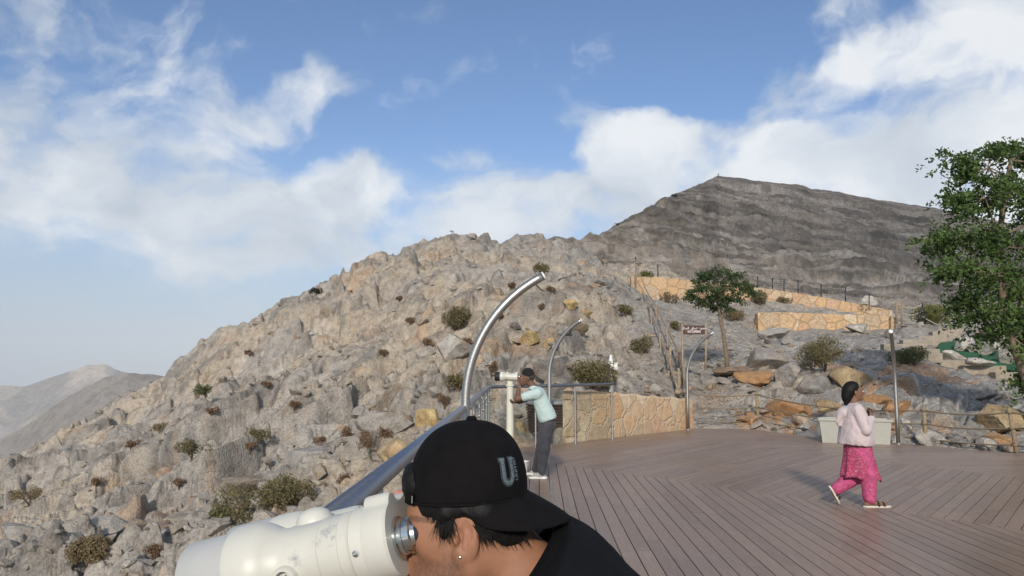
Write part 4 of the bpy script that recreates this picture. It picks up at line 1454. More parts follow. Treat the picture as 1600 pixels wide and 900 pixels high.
# ------------------------------------------------------------------ garden steps, green matting
st = empty('garden_steps', P(1470, 545, 30), 0, 'pale stone block steps climbing the slope beside the green matting', 'steps')
so = Vector(st.location)
for px, py, w, h, Y in ((1413, 543, 62, 6, 30.5), (1440, 536, 58, 5, 32.0), (1462, 529, 52, 5, 34.0), (1478, 523, 42, 5, 36.0), (1484, 518, 36, 4, 38),
                        (1449, 551, 36, 7, 29.2), (1454, 558, 34, 8, 28.2), (1484, 562, 32, 9, 27.4), (1492, 570, 46, 8, 26.4), (1538, 578, 62, 11, 25.2), (1578, 588, 46, 8, 24.2)):
    hit = pix_hit(px, py + h * 0.5, 20, 44)
    k = hit.y / F_PX
    b = MB(); b.box(tuple(hit - so + Vector((0, 0.1, 0.05))), (w * k, 0.42, h * k * 1.1 + 0.14), math.radians(-6) + 0.03 * math.sin(px), bevel=0.03)
    b.build('block', M_BLOCK, st)
m, nt, bs = new_mat('green turf matting')
tc = nt.nodes.new('ShaderNodeTexCoord'); n = noise_node(nt, 30, 4, 0.6, tc.outputs['Object'])
r = ramp(nt, n.outputs['Fac'], [(0.3, (0.016, 0.075, 0.034)), (0.7, (0.028, 0.115, 0.052))])
nt.links.new(r.outputs[0], bs.inputs['Base Color']); bs.inputs['Roughness'].default_value = 0.95
bump(nt, bs, n.outputs['Fac'], 0.4, 0.02)


def matting():
    poly = [(1466, 545), (1491, 536), (1497, 543), (1530, 549), (1562, 558), (1594, 570), (1594, 588), (1567, 585), (1513, 575), (1490, 566), (1470, 560)]
    b = bmesh.new()
    b.faces.new([b.verts.new(pix_hit(px, py, 20, 40)) for px, py in poly])
    bmesh.ops.triangulate(b, faces=list(b.faces))
    for _ in range(4): bmesh.ops.subdivide_edges(b, edges=list(b.edges), cuts=1, use_grid_fill=True)
    vs = list(b.verts)
    X = np.array([v.co.x for v in vs]); Yv = np.array([v.co.y for v in vs])
    z = np.max([terrain(X + dx, Yv + dy)[0] for dx in (-0.15, 0, 0.15) for dy in (-0.15, 0, 0.15)], axis=0)
    for v, zz in zip(vs, z): v.co.z = zz + 0.05
    bmesh.ops.recalc_face_normals(b, faces=list(b.faces))
    me = bpy.data.meshes.new('green_matting'); b.to_mesh(me); b.free()
    o = link_mesh('green_matting', me, m)
    md = o.modifiers.new('thick', 'SOLIDIFY'); md.thickness = 0.05
    tag(o, 'dark green turf matting laid on the slope beside the stone steps', 'matting')


matting()

# ------------------------------------------------------------------ sign
sg = empty('warning_sign', P(1085, 575, 24.5), 0, 'brown board with two lines of white writing between two wooden posts', 'sign')
go = Vector(sg.location)
for px, pb in ((1066, 604), (1102.5, 578)):
    a, c = P(px, pb, 24.5) - go, P(px, 505, 24.5) - go
    b = MB(); b.tube([a, (a + c) / 2 + Vector((0.01, 0, 0)), c], [0.036, 0.033, 0.03], 9); b.build('post', M_BRANCH, sg)
pc = P(1084.3, 515.5, 24.42) - go
bw, bh = 33.5 * 24.42 / F_PX, 14 * 24.42 / F_PX
b = MB(); b.box(tuple(pc), (bw, 0.025, bh), bevel=0.004); brd = b.build('board', simple_mat('brown sign board', (0.075, 0.030, 0.022), 0.6, 0, 0.15, 8), sg)
M_SIGNW = simple_mat('white lettering', (0.78, 0.72, 0.70), 0.6, 0, 0.03, 5)


def lettering(name, body, size, loc, rot, mat, parent, extrude=0.002, align='CENTER', offset=0.0, squash=1.0):
    cu = bpy.data.curves.new(name, 'FONT')
    cu.body = body; cu.size = size; cu.extrude = extrude; cu.align_x = align; cu.align_y = 'CENTER'; cu.offset = offset
    tmp = bpy.data.objects.new('tmp_text', cu)
    COL.objects.link(tmp)
    dg = bpy.context.evaluated_depsgraph_get()
    me = bpy.data.meshes.new_from_object(tmp.evaluated_get(dg))
    bpy.data.objects.remove(tmp)
    for v in me.vertices: v.co.x *= squash
    o = link_mesh(name, me, None, parent)
    me.materials.clear(); me.materials.append(mat)
    o.location = loc; o.rotation_euler = rot
    return o


lettering('lettering', 'NO CLIMBING', 0.105, pc + Vector((0, -0.016, -0.055)), (PI / 2, 0, 0), M_SIGNW, sg, offset=0.002, squash=0.62)
lettering('lettering', '\uFEDD\uFE8E\uFE92\uFEA0\uFEDF\uFE8D  \uFED6\uFEE0\uFEB4\uFE97  \uFEC9\uFEEE\uFEE8\uFEE4\uFEE3', 0.105, pc + Vector((0, -0.016, 0.055)), (PI / 2, 0, 0), M_SIGNW, sg, offset=0.0015, squash=0.9)

# ------------------------------------------------------------------ rustic stairway of branches
ru = empty('branch_stairway', P(1030, 540, 33), 0, 'rustic stairway with handrails of bare branches climbing the gravel slope', 'stairway')
uo2 = Vector(ru.location)
rr_ = random.Random(4)


def br(name, pts, r):
    pp = []
    for a, c in zip(pts, pts[1:]):
        for k in range(4):
            pp.append(a + (c - a) * k / 4 + Vector((rr_.uniform(-.03, .03), rr_.uniform(-.03, .03), rr_.uniform(-.03, .03))))
    pp.append(pts[-1])
    n = len(pp)
    b = MB(); b.tube([p - uo2 for p in pp], [r * (1.1 - 0.5 * k / n) for k in range(n)], 7); b.build(name, M_BRANCH, ru)


br('handrail', [P(1073, 600, 22.6), P(1062, 555, 26), P(1046, 520, 31), P(1027, 484, 40), P(1010, 452, 52), P(994, 418, 58)], 0.05)
br('handrail', [P(1060, 606, 22.6), P(1044, 562, 26), P(1034, 530, 31), P(1018, 490, 40), P(1004, 455, 52), P(992, 430, 58)], 0.045)
for px, pb, pt, Y in ((1073, 628, 588, 22.6), (1061, 625, 575, 22.8), (1048, 598, 542, 25.5), (1060, 590, 550, 26), (1033, 562, 520, 30), (1043, 545, 512, 31), (1018, 520, 482, 38), (1026, 510, 478, 40), (1004, 482, 448, 50), (993, 462, 405, 58.3)):
    br('post', [P(px, pb, Y), P(px - 1, pt, Y)], 0.05)
for px, py, w, Y in ((1064, 612, 18, 22.5), (1052, 583, 18, 25), (1040, 562, 18, 28), (1027, 547, 18, 30), (1017, 525, 14, 34), (1011, 501, 14, 39), (1003, 482, 12, 46), (998, 466, 12, 54)):
    br('tread', [P(px - w / 2, py, Y), P(px + w / 2, py, Y)], 0.07)

# pole on the summit
q = P(1122, 277, 522)
b = MB(); b.tube([(0, 0, -2), (0, 0, 2.6)], 0.22, 6); b.box((0.3, 0, 2.2), (0.8, 0.2, 0.6))
o = b.build('summit_marker', M_DARKMETAL); o.location = q
tag(o, 'tiny dark marker pole on the summit of the mountain', 'marker')
# ------------------------------------------------------------------ boulders, shrubs and trees


def boulder(px, py, w, h, tone, label, Y=None, group=None, seed=None, sink=0.25):
    """A single rock whose middle is seen at a pixel, w by h pixels large."""
    q = pix_hit(px, py + h * 0.35) if Y is None else P(px, py, Y)
    rg = random.Random(seed if seed is not None else int(px * 7 + py))
    b = bmesh.new()
    bmesh.ops.create_icosphere(b, subdivisions=4, radius=1.0)
    V = np.array([v.co[:] for v in b.verts]); T = np.array([[v.index for v in f.verts] for f in b.faces]); b.free()
    for k in range(rg.randint(9, 14)):
        n = np.array([rg.gauss(0, 1), rg.gauss(0, 1), rg.gauss(0, 0.8)]); n /= np.linalg.norm(n)
        d = rg.uniform(0.45, 0.82)
        V = V - np.maximum(V @ n - d, 0)[:, None] * n[None]
    k = q.y / F_PX
    ext = V.max(0) - V.min(0)
    V = V - (V.max(0) + V.min(0)) / 2
    V = V / ext * np.array([w * k, (w * k * 0.75 + h * k * 0.4), h * k * 1.25])
    d = n3(V, 9.0 / (w * k), seed or 1) * 0.020 * w * k + n3(V, 26.0 / (w * k), 3) * 0.012 * w * k
    V = V + d[:, None] * V / np.linalg.norm(V, axis=1, keepdims=True)
    tones = {'tan': (0.46, 0.36, 0.22), 'yellow': (0.52, 0.40, 0.20), 'grey': (0.30, 0.29, 0.275), 'pale': (0.46, 0.44, 0.40), 'orange': (0.44, 0.25, 0.12), 'white': (0.56, 0.53, 0.48), 'brown': (0.30, 0.22, 0.16), 'dark': (0.19, 0.18, 0.17)}
    c = np.array(tones[tone])
    rust = sstep(0.15, 0.5, n3(V, 5.0 / (w * k), 5) + 0.15)[:, None]
    C = c[None] * (1 + 0.16 * n3(V, 12.0 / (w * k), 7))[:, None]
    C = C + (np.array([0.42, 0.27, 0.15]) - C) * rust * (0.45 if tone in ('orange', 'tan', 'yellow') else 0.18)
    me = np_mesh('boulder', V, None, T, False, {'Col': C})
    o = link_mesh('boulder', me, M_BOULD)
    o.location = (q.x, q.y + 0.15 * w * k, q.z + h * k * (0.5 - sink) if Y is None else q.z)
    o.rotation_euler = (rg.uniform(-.15, .15), rg.uniform(-.15, .15), rg.uniform(-.3, .3))
    return tag(o, label, 'boulder', group)


BG = 'boulders on the rocky slope'
for a in [
    (834, 532, 42, 22, 'yellow', 'long yellow boulder lying left of the second steel arch'),
    (858, 537, 24, 14, 'tan', 'tan boulder wedged right under the second steel arch'),
    (893, 490, 24, 16, 'yellow', 'yellow block leaning above the tip of the second arch'),
    (915, 495, 22, 14, 'tan', 'tan block to the right of the yellow one above the arch tip'),
    (894, 472, 22, 16, 'pale', 'pale rounded boulder topmost of the heap above the second arch'),
    (882, 521, 26, 14, 'grey', 'grey boulder behind the curve of the second arch'),
    (905, 514, 20, 12, 'orange', 'small orange boulder right of the second arch'),
    (806, 522, 20, 12, 'dark', 'dark boulder beside the long yellow one'),
    (864, 577, 60, 42, 'grey', 'big smooth grey boulder behind the man in the pale green shirt'),
    (718, 540, 70, 40, 'pale', 'broad pale slab of rock behind the tall steel arch'),
    (668, 658, 42, 34, 'yellow', 'large yellow boulder just outside the handrail, above the black cap'),
    (620, 735, 60, 40, 'tan', 'tan boulder below the handrail beside the cap'),
]:
    boulder(*a, group=BG)
for px, py, w, h, tone, label in [
    (781, 625, 34, 22, 'tan', 'tan boulder topmost behind the glass corner of the railing'),
    (792, 643, 24, 18, 'orange', 'small orange boulder behind the pole of the far telescope'),
    (776, 656, 42, 26, 'pale', 'broad pale boulder behind the glass corner'),
    (812, 645, 30, 26, 'grey', 'grey boulder between the far telescope and the slatted cabinet'),
    (814, 672, 34, 24, 'tan', 'low tan boulder at the foot of the slatted cabinet'),
    (778, 682, 44, 24, 'grey', 'low grey boulder at the foot of the glass corner'),
    (752, 648, 30, 24, 'grey', 'grey boulder behind the last glass panel before the corner'),
]:
    Y = 17.4 + (690 - py) * 0.02
    boulder(px, py, w, h, tone, label, Y=Y, group='boulders stacked behind the glass corner')
for a in [
    (1150, 583, 74, 13, 'brown', 'flat rusty slab under the foot of the small tree'),
    (1201, 562, 62, 36, 'grey', 'grey angular boulder right of the small tree trunk'),
    (1182, 597, 66, 20, 'orange', 'orange broken ledge below the small tree'),
    (1236, 588, 40, 34, 'grey', 'grey cracked block in the cut rock behind the rope fence'),
    (1276, 602, 62, 30, 'grey', 'broad grey boulder with pale streaks below the large shrub'),
    (1335, 592, 66, 34, 'tan', 'tan boulder behind the head of the woman'),
    (1174, 656, 20, 20, 'orange', 'small round orange boulder beside the rope post'),
    (1374, 626, 44, 16, 'orange', 'orange slab right of the woman in the cut rock'),
    (1415, 664, 18, 14, 'pale', 'small pale boulder by the second rope post'),
    (1210, 521, 46, 18, 'pale', 'pale slab below the short yellow wall'),
    (1343, 513, 40, 14, 'pale', 'pale slab below the right end of the short yellow wall'),
    (1235, 640, 80, 26, 'orange', 'long orange slab dipping behind the rope fence'),
    (1300, 640, 40, 20, 'tan', 'tan block behind the white trough'),
    (1405, 640, 46, 22, 'orange', 'orange block between the steel post and the rope post'),
    (1575, 655, 70, 40, 'tan', 'broad tan boulder at the right end of the rope fence'),
    (1560, 690, 50, 14, 'orange', 'low orange slab on the deck edge at the far right'),
    (1470, 690, 22, 12, 'pale', 'small pale stone on the deck edge between the rope posts'),
    (1505, 694, 26, 13, 'grey', 'grey stone on the deck edge between the rope posts'),
    (1355, 442, 34, 20, 'pale', 'pale rounded boulder with a rusty face at the foot of the mountain'),
]:
    boulder(*a, group='boulders in the cut rock behind the deck')
for px, py, w, h, Y, tone, label in [(1493, 557, 44, 13, 26.6, 'white', 'white fish-shaped stone lying on the green matting'), (1535, 566, 46, 10, 25.4, 'white', 'long white stone on the lower edge of the green matting'),
                                     (1510, 540, 36, 22, 30, 'white', 'white boulder above the green matting'), (1545, 545, 50, 30, 29, 'white', 'largest white boulder above the green matting'), (1578, 562, 34, 20, 27, 'white', 'white boulder right of the green matting, under the tree'),
                                     (1555, 518, 40, 26, 34, 'pale', 'pale boulder behind the low leaves of the large tree')]:
    boulder(px, py, w, h, tone, label, Y=Y, group='white stones round the green matting', sink=0.5)


def leaf_cloud(n, sampler, size, aspect, rng, up=0.3, tris=False):
    """n small leaf-shaped faces at positions from sampler; returns vertices, quads, per-leaf shade."""
    Cc = sampler(n)
    d = rng.normal(0, 1, (n, 3)); d[:, 2] += up
    d /= np.linalg.norm(d, axis=1, keepdims=True)
    s = rng.normal(0, 1, (n, 3)); s -= d * (s * d).sum(1, keepdims=True)
    s /= np.linalg.norm(s, axis=1, keepdims=True)
    L = size * rng.uniform(0.6, 1.35, n)[:, None]
    W = L * aspect
    v0 = Cc - d * L * 0.5; v1 = Cc + s * W * 0.5 + d * L * 0.05; v2 = Cc + d * L * 0.5; v3 = Cc - s * W * 0.5 + d * L * 0.05
    V = np.stack([v0, v1, v2, v3], 1).reshape(-1, 3)
    return V, np.arange(4 * n).reshape(n, 4)


def leaf_material(name, a, c, trans=0.25):
    m, nt, b = new_mat(name)
    at = nt.nodes.new('ShaderNodeAttribute'); at.attribute_name = 'Col'
    sp = nt.nodes.new('ShaderNodeSeparateColor'); nt.links.new(at.outputs['Color'], sp.inputs[0])
    r = ramp(nt, sp.outputs[0], [(0.0, a), (1.0, c)])
    nt.links.new(r.outputs[0], b.inputs['Base Color'])
    b.inputs['Roughness'].default_value = 0.55
    b.inputs['Specular IOR Level'].default_value = 0.3
    tl = nt.nodes.new('ShaderNodeBsdfTranslucent'); nt.links.new(r.outputs[0], tl.inputs[0])
    mx = nt.nodes.new('ShaderNodeMixShader'); mx.inputs[0].default_value = trans
    nt.links.new(b.outputs[0], mx.inputs[1]); nt.links.new(tl.outputs[0], mx.inputs[2])
    nt.links.new(mx.outputs[0], nt.nodes['Material Output'].inputs['Surface'])
    return m


M_SHRUB = {
    'olive': leaf_material('olive shrub leaves', (0.10, 0.085, 0.036), (0.25, 0.215, 0.10)),
    'green': leaf_material('green shrub leaves', (0.065, 0.080, 0.025), (0.16, 0.18, 0.065)),
    'straw': leaf_material('straw coloured twigs', (0.17, 0.125, 0.065), (0.32, 0.25, 0.14)),
    'rust': leaf_material('dry rusty cushion leaves', (0.15, 0.090, 0.052), (0.29, 0.185, 0.11)),
    'hedge': leaf_material('yellow green hedge leaves', (0.09, 0.10, 0.02), (0.22, 0.21, 0.05)),
    'dark': leaf_material('dark leaves', (0.02, 0.025, 0.012), (0.05, 0.055, 0.03)),
}


def shrub(px, py, w, h, kind, label, Y=None, group=None, n=None):
    """A shrub whose foot is seen at (px, py), w by h pixels."""
    q = pix_hit(px, py) if Y is None else P(px, py, Y)
    k = q.y / F_PX
    R, H = w * k / 2, h * k * 1.1
    rng = np.random.default_rng(int(px * 13 + py * 7))
    n = n or int(np.clip(w * h * 1.9, 420, 5200))
    t = empty('shrub' if kind not in ('rust',) else 'cushion_plant', q, rng.uniform(0, 6), label, 'shrub', group)
    lobes = [(rng.normal(0, 0.42) * R, rng.normal(0, 0.42) * R, rng.uniform(0.35, 0.75) * H, rng.uniform(0.38, 0.62)) for _ in range(7)]

    def samp(m):
        i = rng.integers(0, len(lobes), m)
        lb = np.array(lobes)[i]
        d = rng.normal(0, 1, (m, 3)); d /= np.linalg.norm(d, axis=1, keepdims=True)
        rad = rng.uniform(0.25, 1.0, m)[:, None] ** 0.5
        p = d * rad * np.stack([lb[:, 3] * R, lb[:, 3] * R, lb[:, 3] * H * 0.85], 1) + lb[:, :3]
        p[:, 2] = np.maximum(p[:, 2], rng.uniform(-0.05, 0.25, m) * H)
        return p
    size = max(0.04 if kind != 'rust' else 0.03, 2.0 * k)
    V, Q = leaf_cloud(n, samp, size * 1.7, 0.34, rng, 0.5)
    shade = np.repeat(np.clip(rng.normal(0.5, 0.25, n), 0, 1), 4)
    C = np.stack([shade] * 3, 1)
    me = np_mesh('foliage', V, Q, None, False, {'Col': C})
    link_mesh('foliage', me, M_SHRUB[kind], t)
    b = MB()
    for j in range(7):
        lb = lobes[j]
        b.tube([(0.04 * R * math.cos(j), 0.04 * R * math.sin(j), -0.15), (lb[0] * 0.5, lb[1] * 0.5, lb[2] * 0.5), (lb[0] * 1.25, lb[1] * 1.25, lb[2] * 1.15)], [0.022 * H + 0.006, 0.014 * H + 0.004, 0.004], 5)
    b.build('stems', M_BARK, t)
    return t


SG = 'green shrubs on the rocky slope'
for a in [
    (710, 517, 52, 32, 'olive', 'rounded olive shrub left of the tall steel arch, alone on the slope'),
    (930, 612, 74, 40, 'olive', 'wide olive shrub behind the stone wall, around the white sensor post'),
    (1000, 555, 38, 24, 'olive', 'round olive shrub on the gravel above the stone wall'),
    (979, 501, 30, 16, 'olive', 'small olive shrub high on the gravel slope above the round one'),
    (1290, 578, 92, 44, 'olive', 'largest olive shrub, on the grey slab up right of the small tree'),
    (1188, 477, 32, 18, 'olive', 'olive shrub in front of the long yellow wall, right of the small tree'),
    (1428, 572, 72, 24, 'green', 'low spreading green shrub left of the garden steps'),
    (1356, 490, 38, 12, 'straw', 'straw coloured shrub in front of the right part of the long wall'),
    (1047, 474, 26, 14, 'straw', 'straw coloured tuft in front of the left part of the long wall'),
    (1153, 501, 40, 16, 'straw', 'dry tuft under the crown of the small tree'),
    (1054, 516, 24, 14, 'olive', 'small olive shrub left of the brown sign'),
    (445, 818, 112, 56, 'olive', 'large olive shrub right behind the foreground telescope'),
    (355, 812, 44, 16, 'green', 'flat green shrub left of the large one behind the telescope'),
    (300, 722, 40, 20, 'olive', 'olive shrub low on the left slope'),
    (322, 619, 32, 16, 'green', 'green tuft on the left slope below the ridge'),
    (400, 695, 34, 18, 'olive', 'olive tuft in the middle of the left slope'),
    (850, 432, 32, 16, 'olive', 'olive shrub high on the hill behind the tip of the tall arch'),
    (142, 892, 66, 40, 'straw', 'straw coloured dry shrub at the lower left of the slope'),
    (45, 792, 34, 20, 'straw', 'straw coloured shrub at the left end of the slope'),
    (718, 616, 28, 22, 'olive', 'olive shrub just left of the tall arch, above the handrail'),
    (250, 675, 28, 12, 'straw', 'straw coloured tuft on the left slope above the olive shrub'),
    (494, 461, 14, 10, 'dark', 'dark round bush on the skyline of the left ridge'),
    (1226, 475, 24, 9, 'straw', 'dry flat tuft in front of the long wall right of the olive shrub'),
    (1012, 436, 26, 10, 'hedge', 'yellow green tuft on the left end of the long upper wall'),
]:
    shrub(*a, group=SG)
shrub(1462, 511, 74, 28, 'hedge', 'yellow green hedge shrub behind the upper rope fence', Y=45, group=SG)
shrub(967, 356, 14, 6, 'dark', 'tiny dark bush on the mountain skyline, lower one', Y=326, group='dark bushes on the mountain skyline', n=160)
shrub(1053, 309, 12, 6, 'dark', 'tiny dark bush on the mountain skyline, upper one', Y=412, group='dark bushes on the mountain skyline', n=160)

CU = 'small rusty cushion plants dotted over the rocky slope'
spots = [(571, 705, 32, 26), (570, 695, 22, 18), (543, 690, 20, 15), (604, 686, 18, 14), (695, 645, 24, 16), (768, 582, 17, 14), (610, 725, 20, 12), (540, 760, 26, 18), (668, 548, 20, 12), (730, 545, 20, 10),
         (460, 640, 16, 9), (420, 610, 14, 8), (330, 655, 18, 10), (240, 885, 30, 18), (280, 760, 20, 12), (600, 560, 14, 8), (640, 510, 14, 8),
         (780, 500, 14, 9), (800, 460, 13, 7), (625, 470, 12, 6), (390, 560, 13, 7), (205, 700, 16, 10), (150, 760, 20, 11), (500, 700, 18, 10), (390, 740, 18, 10), (860, 470, 14, 9), (845, 495, 14, 10)]
for i, (px, py, w, h) in enumerate(spots):
    shrub(px, py, w, h, 'rust', 'small rounded rusty brown cushion plant growing between rocks on the slope', group=CU, n=int(300 + w * 12))


# ------------------------------------------------------------------ trees
def tree(loc, trunk_pts, trunk_r, limbs, lobes, leaf, n_leaf, mats, label, seed, droop=0.0):
    """limbs: lists of points; lobes: (centre, radii, weight). All relative to loc."""
    rng = np.random.default_rng(seed)
    t = empty('tree', loc, 0, label, 'tree')
    b = MB()
    b.tube(trunk_pts, [trunk_r * (1 - 0.6 * i / (len(trunk_pts) - 1)) for i in range(len(trunk_pts))], 10)
    for lp, r in limbs:
        b.tube(lp, [r * (1 - 0.7 * i / (len(lp) - 1)) for i in range(len(lp))], 7)
    tips = []
    for c, r, wt in lobes:
        c = np.array(c); r = np.array(r)
        for j in range(max(5, int(wt * 10))):
            d = rng.normal(0, 1, 3); d /= np.linalg.norm(d)
            tip = c + d * r * rng.uniform(0.45, 1.0)
            tips.append((tip, wt))
            mid = c * 0.6 + tip * 0.4 + rng.normal(0, 0.05, 3)
            b.tube([Vector(c), Vector(mid), Vector(tip)], [0.016, 0.010, 0.004], 4)
    b.build('trunk', mats[0], t)
    # sprays of leaflets along drooping twigs
    per = n_leaf // (len(tips) * 5)
    Cs, sh = [], []
    for tip, wt in tips:
        base = rng.uniform(0.2, 0.8)
        for s in range(5):
            d = rng.normal(0, 1, 3); d[2] *= 0.5; d /= np.linalg.norm(d)
            ln = leaf * rng.uniform(3.0, 6.5)
            u = rng.uniform(0, 1, per)
            p = tip + np.outer(u, d) * ln + rng.normal(0, leaf * 0.45, (per, 3))
            p[:, 2] -= droop * u ** 2 * ln
            Cs.append(p); sh.append(np.clip(base + rng.normal(0, 0.16, per), 0, 1))
    Cs = np.concatenate(Cs); sh = np.concatenate(sh)
    V, Q = leaf_cloud(len(Cs), lambda n: Cs, leaf, 0.5, rng, -0.25)
    C = np.stack([np.repeat(sh, 4)] * 3, 1)
    me = np_mesh('crown', V, Q, None, False, {'Col': C})
    link_mesh('crown', me, mats[1], t)
    return t


M_LEAF_A = leaf_material('large tree leaves', (0.038, 0.072, 0.019), (0.135, 0.21, 0.056), 0.3)
M_LEAF_B = leaf_material('small tree leaves', (0.026, 0.050, 0.017), (0.095, 0.14, 0.045), 0.25)


def big_tree():
    Y = 17.6
    base = P(1622, 660, Y)
    base.z = ground_at(base.x, base.y) - 0.15

    def q(px, py, dy=0.0): return P(px, py, Y + dy) - base
    trunk = [Vector((0, 0, 0)), q(1606, 600), q(1577, 520), q(1563, 440), q(1562, 370), q(1570, 300), q(1580, 250)]
    lim = []
    L = [  # (px, py, dy, rx, rz, weight)
        (1492, 247, 0.0, 22, 16, 0.5), (1512, 262, 0.2, 20, 16, 0.45), (1545, 262, -0.2, 44, 34, 1.2), (1590, 240, 0.3, 30, 26, 0.9), (1625, 250, 0, 36, 30, 1.0), (1560, 235, .3, 24, 16, 0.6),
        (1500, 318, 0.2, 34, 22, 0.9), (1540, 310, -0.5, 44, 30, 1.3), (1590, 310, 0.5, 46, 36, 1.4), (1640, 320, 0, 48, 42, 1.4),
        (1466, 382, 0.2, 26, 24, 0.9), (1500, 372, -0.3, 36, 24, 1.0), (1545, 375, 0.6, 40, 26, 1.1), (1600, 390, -0.4, 46, 34, 1.4), (1650, 400, 0.2, 46, 44, 1.4),
        (1480, 420, -0.2, 34, 18, 0.9), (1525, 425, -0.7, 40, 22, 1.1), (1580, 440, 0.6, 40, 24, 1.1), (1620, 460, -0.3, 44, 34, 1.3),
        (1510, 478, 0.2, 34, 20, 1.0), (1548, 492, -0.5, 42, 24, 1.2), (1595, 505, 0.2, 42, 28, 1.3), (1640, 520, 0.2, 44, 40, 1.3),
        (1548, 522, 0.0, 26, 12, 0.5), (1600, 540, -0.2, 28, 16, 0.6), (1628, 575, 0.0, 26, 26, 0.8), (1603, 600, 0.1, 9, 16, 0.3), (1640, 590, 0.1, 34, 34, 0.8),
    ]
    lobes = []
    k = Y / F_PX
    for px, py, dy, rx, rz, wt in L:
        c = q(px, py, dy)
        lobes.append((tuple(c), (rx * k, rx * k * 1.2, rz * k), wt))
        j = min(range(1, len(trunk)), key=lambda i: abs(trunk[i].z - (c.z - 0.45 * abs(c.x - trunk[i].x))))
        a = trunk[j]
        lim.append(([a, a + (c - a) * 0.5 + Vector((0, 0, -0.08 * (c - a).length)), c], 0.035))
    tree(base, trunk, 0.11, lim, lobes, 0.11, 26000, (M_BARK, M_LEAF_A), 'tall leafy green tree with drooping leaves at the right edge, in front of the mountain', 5, 0.35)


def small_tree():
    base = pix_hit(1137, 576, 23, 28)
    Y = base.y

    def q(px, py, dy=0.0): return P(px, py, Y + dy) - base
    trunk = [Vector((0, 0, -0.2)), q(1135, 555), q(1131, 525), q(1125, 495), q(1121, 470), q(1123, 445)]
    lim = [([q(1131, 525), q(1128, 500, .1), q(1137, 470, .1)], 0.035)]
    L = [(1122, 428, 0, 30, 14, 1.2), (1100, 440, 0.3, 24, 14, 1.0), (1148, 436, -0.2, 24, 14, 1.0), (1088, 455, 0, 14, 8, 0.5), (1162, 448, 0.2, 16, 8, 0.5), (1125, 450, -0.4, 34, 14, 1.3),
         (1112, 470, 0, 28, 12, 1.0), (1142, 468, 0.2, 24, 12, 0.9), (1100, 474, .2, 10, 6, 0.3), (1128, 482, 0, 14, 7, 0.5), (1080, 463, .1, 8, 5, 0.3), (1172, 455, 0, 8, 5, 0.3)]
    lobes = []
    k = Y / F_PX
    for px, py, dy, rx, rz, wt in L:
        c = q(px, py, dy)
        lobes.append((tuple(c), (rx * k, rx * k, rz * k), wt))
        lim.append(([trunk[4], trunk[4] + (c - trunk[4]) * 0.5, c], 0.022))
    tree(base, trunk, 0.085, lim, lobes, 0.07, 12000, (M_BARK, M_LEAF_B), 'small tree with a pale leaning trunk standing alone on the grey slope', 8, 0.2)
    b = MB(); b.tube([q(1146, 576), q(1141, 548)], 0.03, 6)


big_tree()
small_tree()
# ------------------------------------------------------------------ coin telescopes
def worn_paint(name):
    m, nt, b = new_mat(name)
    tc = nt.nodes.new('ShaderNodeTexCoord'); co = tc.outputs['Object']
    n = noise_node(nt, 7, 6, 0.6, co)
    r = ramp(nt, n.outputs['Fac'], [(0.3, (0.56, 0.55, 0.475)), (0.7, (0.63, 0.62, 0.555))])
    # chipped, rubbed places on the sleeve and round the port
    sp = nt.nodes.new('ShaderNodeSeparateXYZ'); nt.links.new(co, sp.inputs[0])
    g1 = nt.nodes.new('ShaderNodeVectorMath'); g1.operation = 'DISTANCE'; nt.links.new(co, g1.inputs[0]); g1.inputs[1].default_value = (-0.098, -0.040, 0.040)
    g2 = nt.nodes.new('ShaderNodeVectorMath'); g2.operation = 'DISTANCE'; nt.links.new(co, g2.inputs[0]); g2.inputs[1].default_value = (-0.152, -0.055, 0.010)
    def near(dn, r0):
        q = nt.nodes.new('ShaderNodeMapRange'); nt.links.new(dn, q.inputs['Value'])
        q.inputs['From Min'].default_value = 0.0; q.inputs['From Max'].default_value = r0
        q.inputs['To Min'].default_value = 0.31; q.inputs['To Max'].default_value = 0.0
        return q.outputs[0]
    ch = noise_node(nt, 95, 9, 0.78, co, 0.2)
    s = mathn(nt, 'ADD', ch.outputs['Fac'], mathn(nt, 'MAXIMUM', near(g1.outputs['Value'], 0.05), near(g2.outputs['Value'], 0.028)))
    k = nt.nodes.new('ShaderNodeMapRange'); nt.links.new(s, k.inputs['Value'])
    k.inputs['From Min'].default_value = 0.70; k.inputs['From Max'].default_value = 0.86; k.inputs['To Max'].default_value = 0.8
    c = mixc(nt, k.outputs[0], r.outputs[0], (0.26, 0.265, 0.285))
    nt.links.new(c, b.inputs['Base Color'])
    b.inputs['Roughness'].default_value = 0.42
    bump(nt, b, n.outputs['Fac'], 0.05, 0.003)
    return m


M_TEL = worn_paint('worn cream enamel')
M_HOOD = simple_mat('pale grey enamel', (0.46, 0.46, 0.44), 0.4, 0, 0.05, 8)
M_CHROME = simple_mat('chromed metal', (0.62, 0.64, 0.62), 0.22, 1.0, 0.08, 30)
M_RUBBER = simple_mat('black rubber', (0.012, 0.012, 0.013), 0.6, 0, 0.1, 30)
M_LENS = simple_mat('dark lens glass', (0.01, 0.012, 0.02), 0.05, 0, 0.05, 5)


